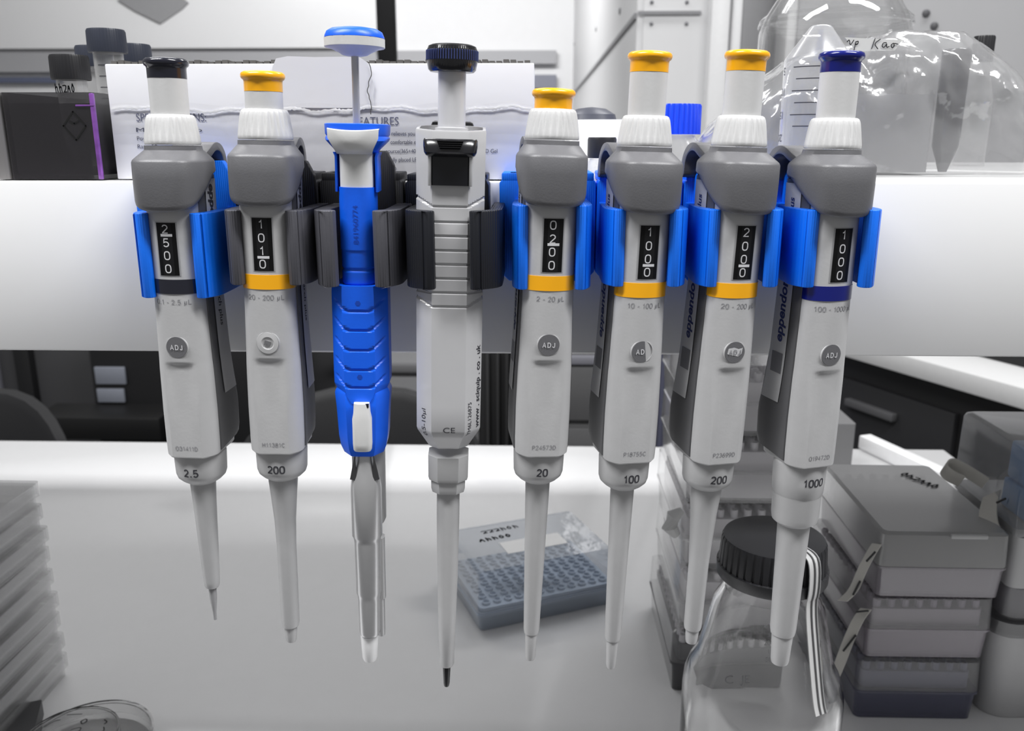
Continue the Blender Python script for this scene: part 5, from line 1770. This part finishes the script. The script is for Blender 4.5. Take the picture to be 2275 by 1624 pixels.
# print on the shoulder
bm = bmesh.new()
dd = Vector((0, 0.75, -0.6)).normalized()
for s_, x_, py_, sz in (('C', -0.024, 1440, 0.0055), ('JE', -0.017, 1440, 0.0050)):
    text_on(bm, s_, sz, (x_, -0.028, zz(py_)), (1, 0, 0), (0, 0.5, 0.86), dd, tree, lift=0.0003, far=0.05)
for k, py_ in enumerate((1350, 1368, 1386, 1404, 1422)):
    text_on(bm, ('400', '300', '200', '100', '50')[k], 0.0030, (-0.007 + 0.0015 * (k % 2), -0.02, zz(py_)), (1, 0, 0), (0, 0.5, 0.86), dd, tree, lift=0.0003, far=0.05)
obj('lettering', bm, plastic('enamel_grey', rgb(96, 96, 98), 0.5), body)
# striped tape from the cap down the shoulder
bm = bmesh.new()
pa = []
for z, rr in ((zcap1 + 0.0008, rc * 0.55), (zcap1 + 0.0008, rc * 0.85), (zcap1 - 0.002, rc * 1.06), (zcap0 + 0.004, rc * 1.08), (zcap0 - 0.004, rc * 0.99), (zz(1400), RN * 1.62), (zz(1470), RB_ * 0.93), (zz(1490), RB_ * 0.97)):
    an = R(-62)
    pa.append((rr * math.cos(an), rr * math.sin(an), z))
sd = (math.cos(R(28)), math.sin(R(28)), 0)
pa = [(x + 0.0006 * math.sin(i * 2.1), y, z) for i, (x, y, z) in enumerate(pa)]
ribbon(bm, pa, 0.0072, sd, 0.0003)
tp = obj('autoclave_tape', bm, plastic('tape_white', rgb(196, 196, 196), 0.55), t)
for o_ in (-0.0006, 0.0024):
    bm = bmesh.new()
    s_ = Vector(sd)
    ribbon(bm, [Vector(p) * 1.0 + s_ * o_ + Vector((math.cos(R(-62)), math.sin(R(-62)), 0)) * 0.0007 + Vector((0, 0, 0.0004)) for p in pa], 0.0007, sd, 0.0002)
    obj('tape_stripe', bm, plastic('stripe_grey', rgb(84, 84, 86), 0.6), tp)

# ------------------------------------------------------------------ beyond the bench, seen under the shelf
DK = plastic('seat_black', rgb(26, 26, 28), 0.55, bump=0.1, scale=200)
CHR = plastic('chair_frame', rgb(34, 34, 36), 0.4)
def office_chair(label, px, py, Y, W, tilt=0.0):
    p = atY(px, py, Y)
    t = thing('office_chair', label, 'chair', (p.x, Y, 0.0004), group='black office chairs beyond the bench')
    H = p.z
    bm = bmesh.new()
    N = 36
    rings = []
    for dy, k in ((0.0, 0.94), (0.008, 1.0), (0.035, 1.0), (0.045, 0.93)):
        ring = []
        for i in range(N):
            a = 2 * math.pi * i / N
            c, s = math.cos(a), math.sin(a)
            x = W / 2 * k * math.copysign(abs(c) ** 0.72, c)
            z = 0.23 * k * math.copysign(abs(s) ** 0.72, s)
            ring.append((x, dy + 0.12 * (x / (W / 2)) ** 2 * -1, H - 0.23 + z))
        rings.append(ring)
    loft(bm, rings)
    obj('backrest', bm, DK, t)
    bm = bmesh.new(); rbox(bm, -0.23, 0.23, 0.08, 0.52, 0.42, 0.50, 0.08, n=6)
    obj('seat', bm, DK, t)
    bm = bmesh.new(); tube(bm, [(0, 0.05, H - 0.30), (0, 0.06, 0.46), (0, 0.12, 0.40), (0, 0.25, 0.40)], 0.02)
    obj('back_bar', bm, CHR, t)
    bm = bmesh.new(); tube(bm, [(0, 0.28, 0.42), (0, 0.28, 0.25), (0, 0.28, 0.09)], 0.025)
    obj('column', bm, CHR, t)
    bm = bmesh.new()
    for k in range(5):
        a = R(72 * k + 18)
        tube(bm, [(0, 0.28, 0.11), (0.15 * math.cos(a), 0.28 + 0.15 * math.sin(a), 0.09), (0.29 * math.cos(a), 0.28 + 0.29 * math.sin(a), 0.065)], 0.018, 8)
    obj('star_base', bm, CHR, t)
    for k in range(5):
        a = R(72 * k + 18)
        bm = bmesh.new(); lathe(bm, [(0.0004, -0.015), (0.026, -0.015), (0.03, 0), (0.026, 0.015), (0.0004, 0.015)], 20)
        obj('caster', bm, CHR, t, loc=(0.29 * math.cos(a), 0.28 + 0.29 * math.sin(a), 0.031), rot=(R(90), 0, a))
    return t
office_chair('black office chair at the left, its rounded back rising beyond the bench', -60, 872, 1.42, 0.44)
office_chair('black office chair behind the blue pipette, only its rounded back showing', 815, 868, 1.45, 0.47)

BLK = plastic('cabinet_black', rgb(18, 18, 20), 0.5)
def unit(name, label, cat, x0, x1, ytop, Y, depth, m, z0=0.0004, parts=()):
    a = atY(x0, ytop, Y); b = atY(x1, ytop, Y)
    t = thing(name, label, cat, ((a.x + b.x) / 2, Y, z0))
    w_ = (b.x - a.x) / 2
    bm = bmesh.new(); box(bm, -w_, w_, 0, depth, 0, a.z - z0, 0.004)
    obj('carcass', bm, m, t)
    return t, w_, a.z - z0
def face(t, name, px0, py0, px1, py1, Y, m, th=0.008, bev=0.002):
    a = atY(px0, (py0 + py1) / 2, Y); b = atY(px1, (py0 + py1) / 2, Y)
    z1 = atY((px0 + px1) / 2, py0, Y).z; z0 = atY((px0 + px1) / 2, py1, Y).z
    bm = bmesh.new(); o = t.location
    box(bm, a.x - o.x, b.x - o.x, Y - th - o.y - 0.0006, Y - o.y - 0.0006, z0 - o.z, z1 - o.z, bev)
    return obj(name, bm, m, t)
Yb = 2.05  # units below: shade beyond the bench is put into their dark colours
t, w_, h_ = unit('equipment_cabinet', 'black equipment cabinet with two pale panels, beyond the bench at the left', 'cabinet', 186, 690, 700, Yb, 0.22, BLK)
face(t, 'pale_panel', 214, 814, 281, 852, Yb, plastic('panel_blue_grey', rgb(128, 132, 142), 0.5))
face(t, 'pale_panel', 219, 862, 279, 892, Yb, plastic('panel_blue_grey', rgb(128, 132, 142), 0.5))
face(t, 'ledge', 130, 896, 400, 942, Yb, plastic('ledge_black', rgb(14, 14, 15), 0.5), 0.12)
t, w_, h_ = unit('storage_cabinet', 'dark grey cabinet with a black post, beyond the left end of the bench', 'cabinet', -60, 184, 690, 2.3, 0.4, plastic('cabinet_charcoal', rgb(62, 62, 64), 0.5))
face(t, 'post', 68, 700, 101, 1200, 2.3, BLK, 0.03)
face(t, 'pale_strip', -20, 700, 24, 1200, 2.3, plastic('strip_grey', rgb(112, 112, 120), 0.5), 0.02)
t, w_, h_ = unit('storage_cabinet', 'light grey cabinet between the blue and the eight-sided pipette, beyond the bench', 'cabinet', 716, 1062, 700, 2.3, 0.4, plastic('cabinet_light', rgb(150, 150, 152), 0.5))
face(t, 'post', 716, 700, 744, 1200, 2.3, plastic('post_white', rgb(190, 190, 190), 0.5), 0.02)
face(t, 'rail', 746, 806, 1060, 824, 2.3, plastic('rail_grey', rgb(112, 112, 114), 0.5), 0.02)
t, w_, h_ = unit('storage_cabinet', 'black cabinet with painted upright highlights right of the eight-sided pipette', 'cabinet', 1064, 1146, 700, 2.2, 0.4, plastic('cabinet_dim', rgb(46, 46, 47), 0.45))
for k in (1082, 1104, 1124):  # upright highlights on the cabinet front, painted as paler strips
    face(t, 'bar', k, 700, k + 6, 1200, 2.2, plastic('highlight_strip_grey', rgb(70, 70, 71), 0.4), 0.02)
t, w_, h_ = unit('drawer_unit', 'mid grey drawer unit beyond the bench behind the pipette marked 100', 'drawers', 1150, 1470, 700, 2.0, 0.15, plastic('drawer_grey', rgb(92, 92, 93), 0.5))
face(t, 'drawer', 1152, 812, 1468, 930, 2.0, plastic('drawer_grey', rgb(92, 92, 93), 0.5), 0.015)
face(t, 'drawer', 1152, 948, 1468, 1080, 2.0, plastic('drawer_grey', rgb(92, 92, 93), 0.5), 0.015)
face(t, 'rail', 1152, 788, 1468, 806, 2.0, plastic('rail_light', rgb(126, 126, 134), 0.5), 0.02)
t, w_, h_ = unit('glazed_cabinet', 'cabinet with a lavender frame and dark blue panes, behind the scratched-seal pipette', 'cabinet', 1474, 1620, 700, 1.9, 0.08, plastic('pane_blue_grey', rgb(84, 86, 104), 0.3))
LAV = plastic('frame_lavender', rgb(158, 158, 176), 0.45)
face(t, 'frame_stile', 1474, 700, 1494, 1200, 1.9, LAV, 0.02)
face(t, 'frame_stile', 1596, 700, 1618, 1200, 1.9, LAV, 0.02)
face(t, 'frame_rail', 1496, 790, 1594, 806, 1.9, LAV, 0.02)
face(t, 'frame_rail', 1496, 940, 1594, 952, 1.9, LAV, 0.02)
face(t, 'handle', 1512, 850, 1519, 900, 1.88, plastic('handle_pale', rgb(196, 196, 196), 0.4), 0.015)

# side bench along the right wall with its dark drawers
S0 = atZ(2000, 792, BENCH - 0.004); S1 = atZ(2275, 868, BENCH - 0.004)
u = (S1 - S0); u.z = 0; u.normalize()
v = Vector((-u.y, u.x, 0))
if v.x < 0: v = -v
t = thing('side_bench', 'side bench with a white top and black drawers running along the right', 'bench', (S0.x, S0.y, 0))
t.rotation_euler = (0, 0, math.atan2(u.y, u.x))
def loc_bench(bm, s0, s1, d0, d1, z0, z1, bev=0.003):
    # local x runs along u; local y is left of u, so the depth side is given by the sign of v
    sg = 1 if Vector((-u.y, u.x, 0)).dot(v) > 0 else -1
    ya, yb = sorted((sg * d0, sg * d1))
    box(bm, s0, s1, ya, yb, z0, z1, bev)
bm = bmesh.new(); loc_bench(bm, -0.30, 0.9, 0.0, 0.42, BENCH - 0.035, BENCH)
obj('worktop', bm, plastic('side_top', rgb(212, 212, 212), 0.4), t)
bm = bmesh.new(); loc_bench(bm, -0.28, 0.88, 0.05, 0.40, 0.001, BENCH - 0.036)
obj('carcass', bm, plastic('carcass_black', rgb(30, 30, 31), 0.5), t)
for k in range(3):
    for j in range(2):
        bm = bmesh.new(); loc_bench(bm, -0.26 + 0.38 * k, 0.10 + 0.38 * k, 0.036, 0.049, 0.12 + 0.36 * j, 0.45 + 0.36 * j, 0.002)
        d = obj('drawer', bm, plastic('drawer_black', rgb(44, 44, 46), 0.4), t)
        bm = bmesh.new(); loc_bench(bm, -0.14 + 0.38 * k, -0.02 + 0.38 * k, 0.020, 0.0355, 0.40 + 0.36 * j, 0.415 + 0.36 * j, 0.002)
        obj('handle', bm, plastic('drawer_handle', rgb(88, 88, 90), 0.4), d)
bm = bmesh.new()
p = atZ(2180, 805, BENCH)
a = u * 0; 
bx = (p - Vector((S0.x, S0.y, BENCH)))
lx, ly = bx.dot(u), bx.dot(Vector((-u.y, u.x, 0)))
rbox(bm, -0.16, 0.16, -0.06, 0.06, 0, 0.03, 0.01)
tag(obj('keyboard_tray', bm, BLK, loc=(p.x + 0.08, p.y + 0.05, BENCH + 0.0004), rot=(0, 0, math.atan2(u.y, u.x))), 'flat black tray lying on the side bench at the right edge', 'tray')
p = atZ(1870, 1008, BENCH)
bm = bmesh.new()
a = atY(1820, 950, 0.955); b = atY(1902, 950, 0.955)
rbox(bm, a.x, b.x, 0.955, 1.02, BT, atY(1870, 905, 1.02).z, 0.003)
tag(obj('storage_box', bm, plastic('box_mid_grey', rgb(100, 100, 101), 0.5)), 'grey box at the far edge of the bench behind the navy-capped pipette', 'box')
# ------------------------------------------------------------------ light
SC.view_settings.view_transform = 'Standard'
SC.view_settings.look = 'None'
SC.view_settings.exposure = 0.0
SC.view_settings.gamma = 1.0
SC.view_settings.use_curve_mapping = False
SC.cycles.max_bounces = 16
SC.cycles.diffuse_bounces = 5
SC.cycles.glossy_bounces = 6
SC.cycles.transmission_bounces = 14
SC.cycles.transparent_max_bounces = 48
w = bpy.data.worlds.new('room_light')
SC.world = w
w.use_nodes = True
bg = w.node_tree.nodes['Background']
bg.inputs['Color'].default_value = (1, 1, 1, 1)
bg.inputs['Strength'].default_value = 0.235

def area(name, loc, target, sx, sy, power):
    l = bpy.data.lights.new(name, 'AREA')
    l.shape = 'RECTANGLE'
    l.size, l.size_y = sx, sy
    l.energy = power
    o = bpy.data.objects.new(name, l)
    COL.objects.link(o)
    o.location = loc
    o.rotation_euler = (Vector(target) - Vector(loc)).to_track_quat('-Z', 'Y').to_euler()
    return o
area('ceiling_or_fill_light', (-0.95, -0.09, 2.7), (-0.95, -0.09, 0), 1.2, 0.2, 48)
area('ceiling_or_fill_light', (0.95, -0.09, 2.7), (0.95, -0.09, 0), 1.2, 0.2, 48)
area('ceiling_or_fill_light', (-0.9, 1.8, 2.85), (-0.9, 1.8, 0), 1.2, 0.3, 15)
area('ceiling_or_fill_light', (0.9, 1.8, 2.85), (0.9, 1.8, 0), 1.2, 0.3, 15)
area('ceiling_or_fill_light', (-0.4, 3.2, 2.85), (-0.4, 6.0, 1.4), 2.4, 0.3, 115)  # added light aimed at the back wall to brighten it
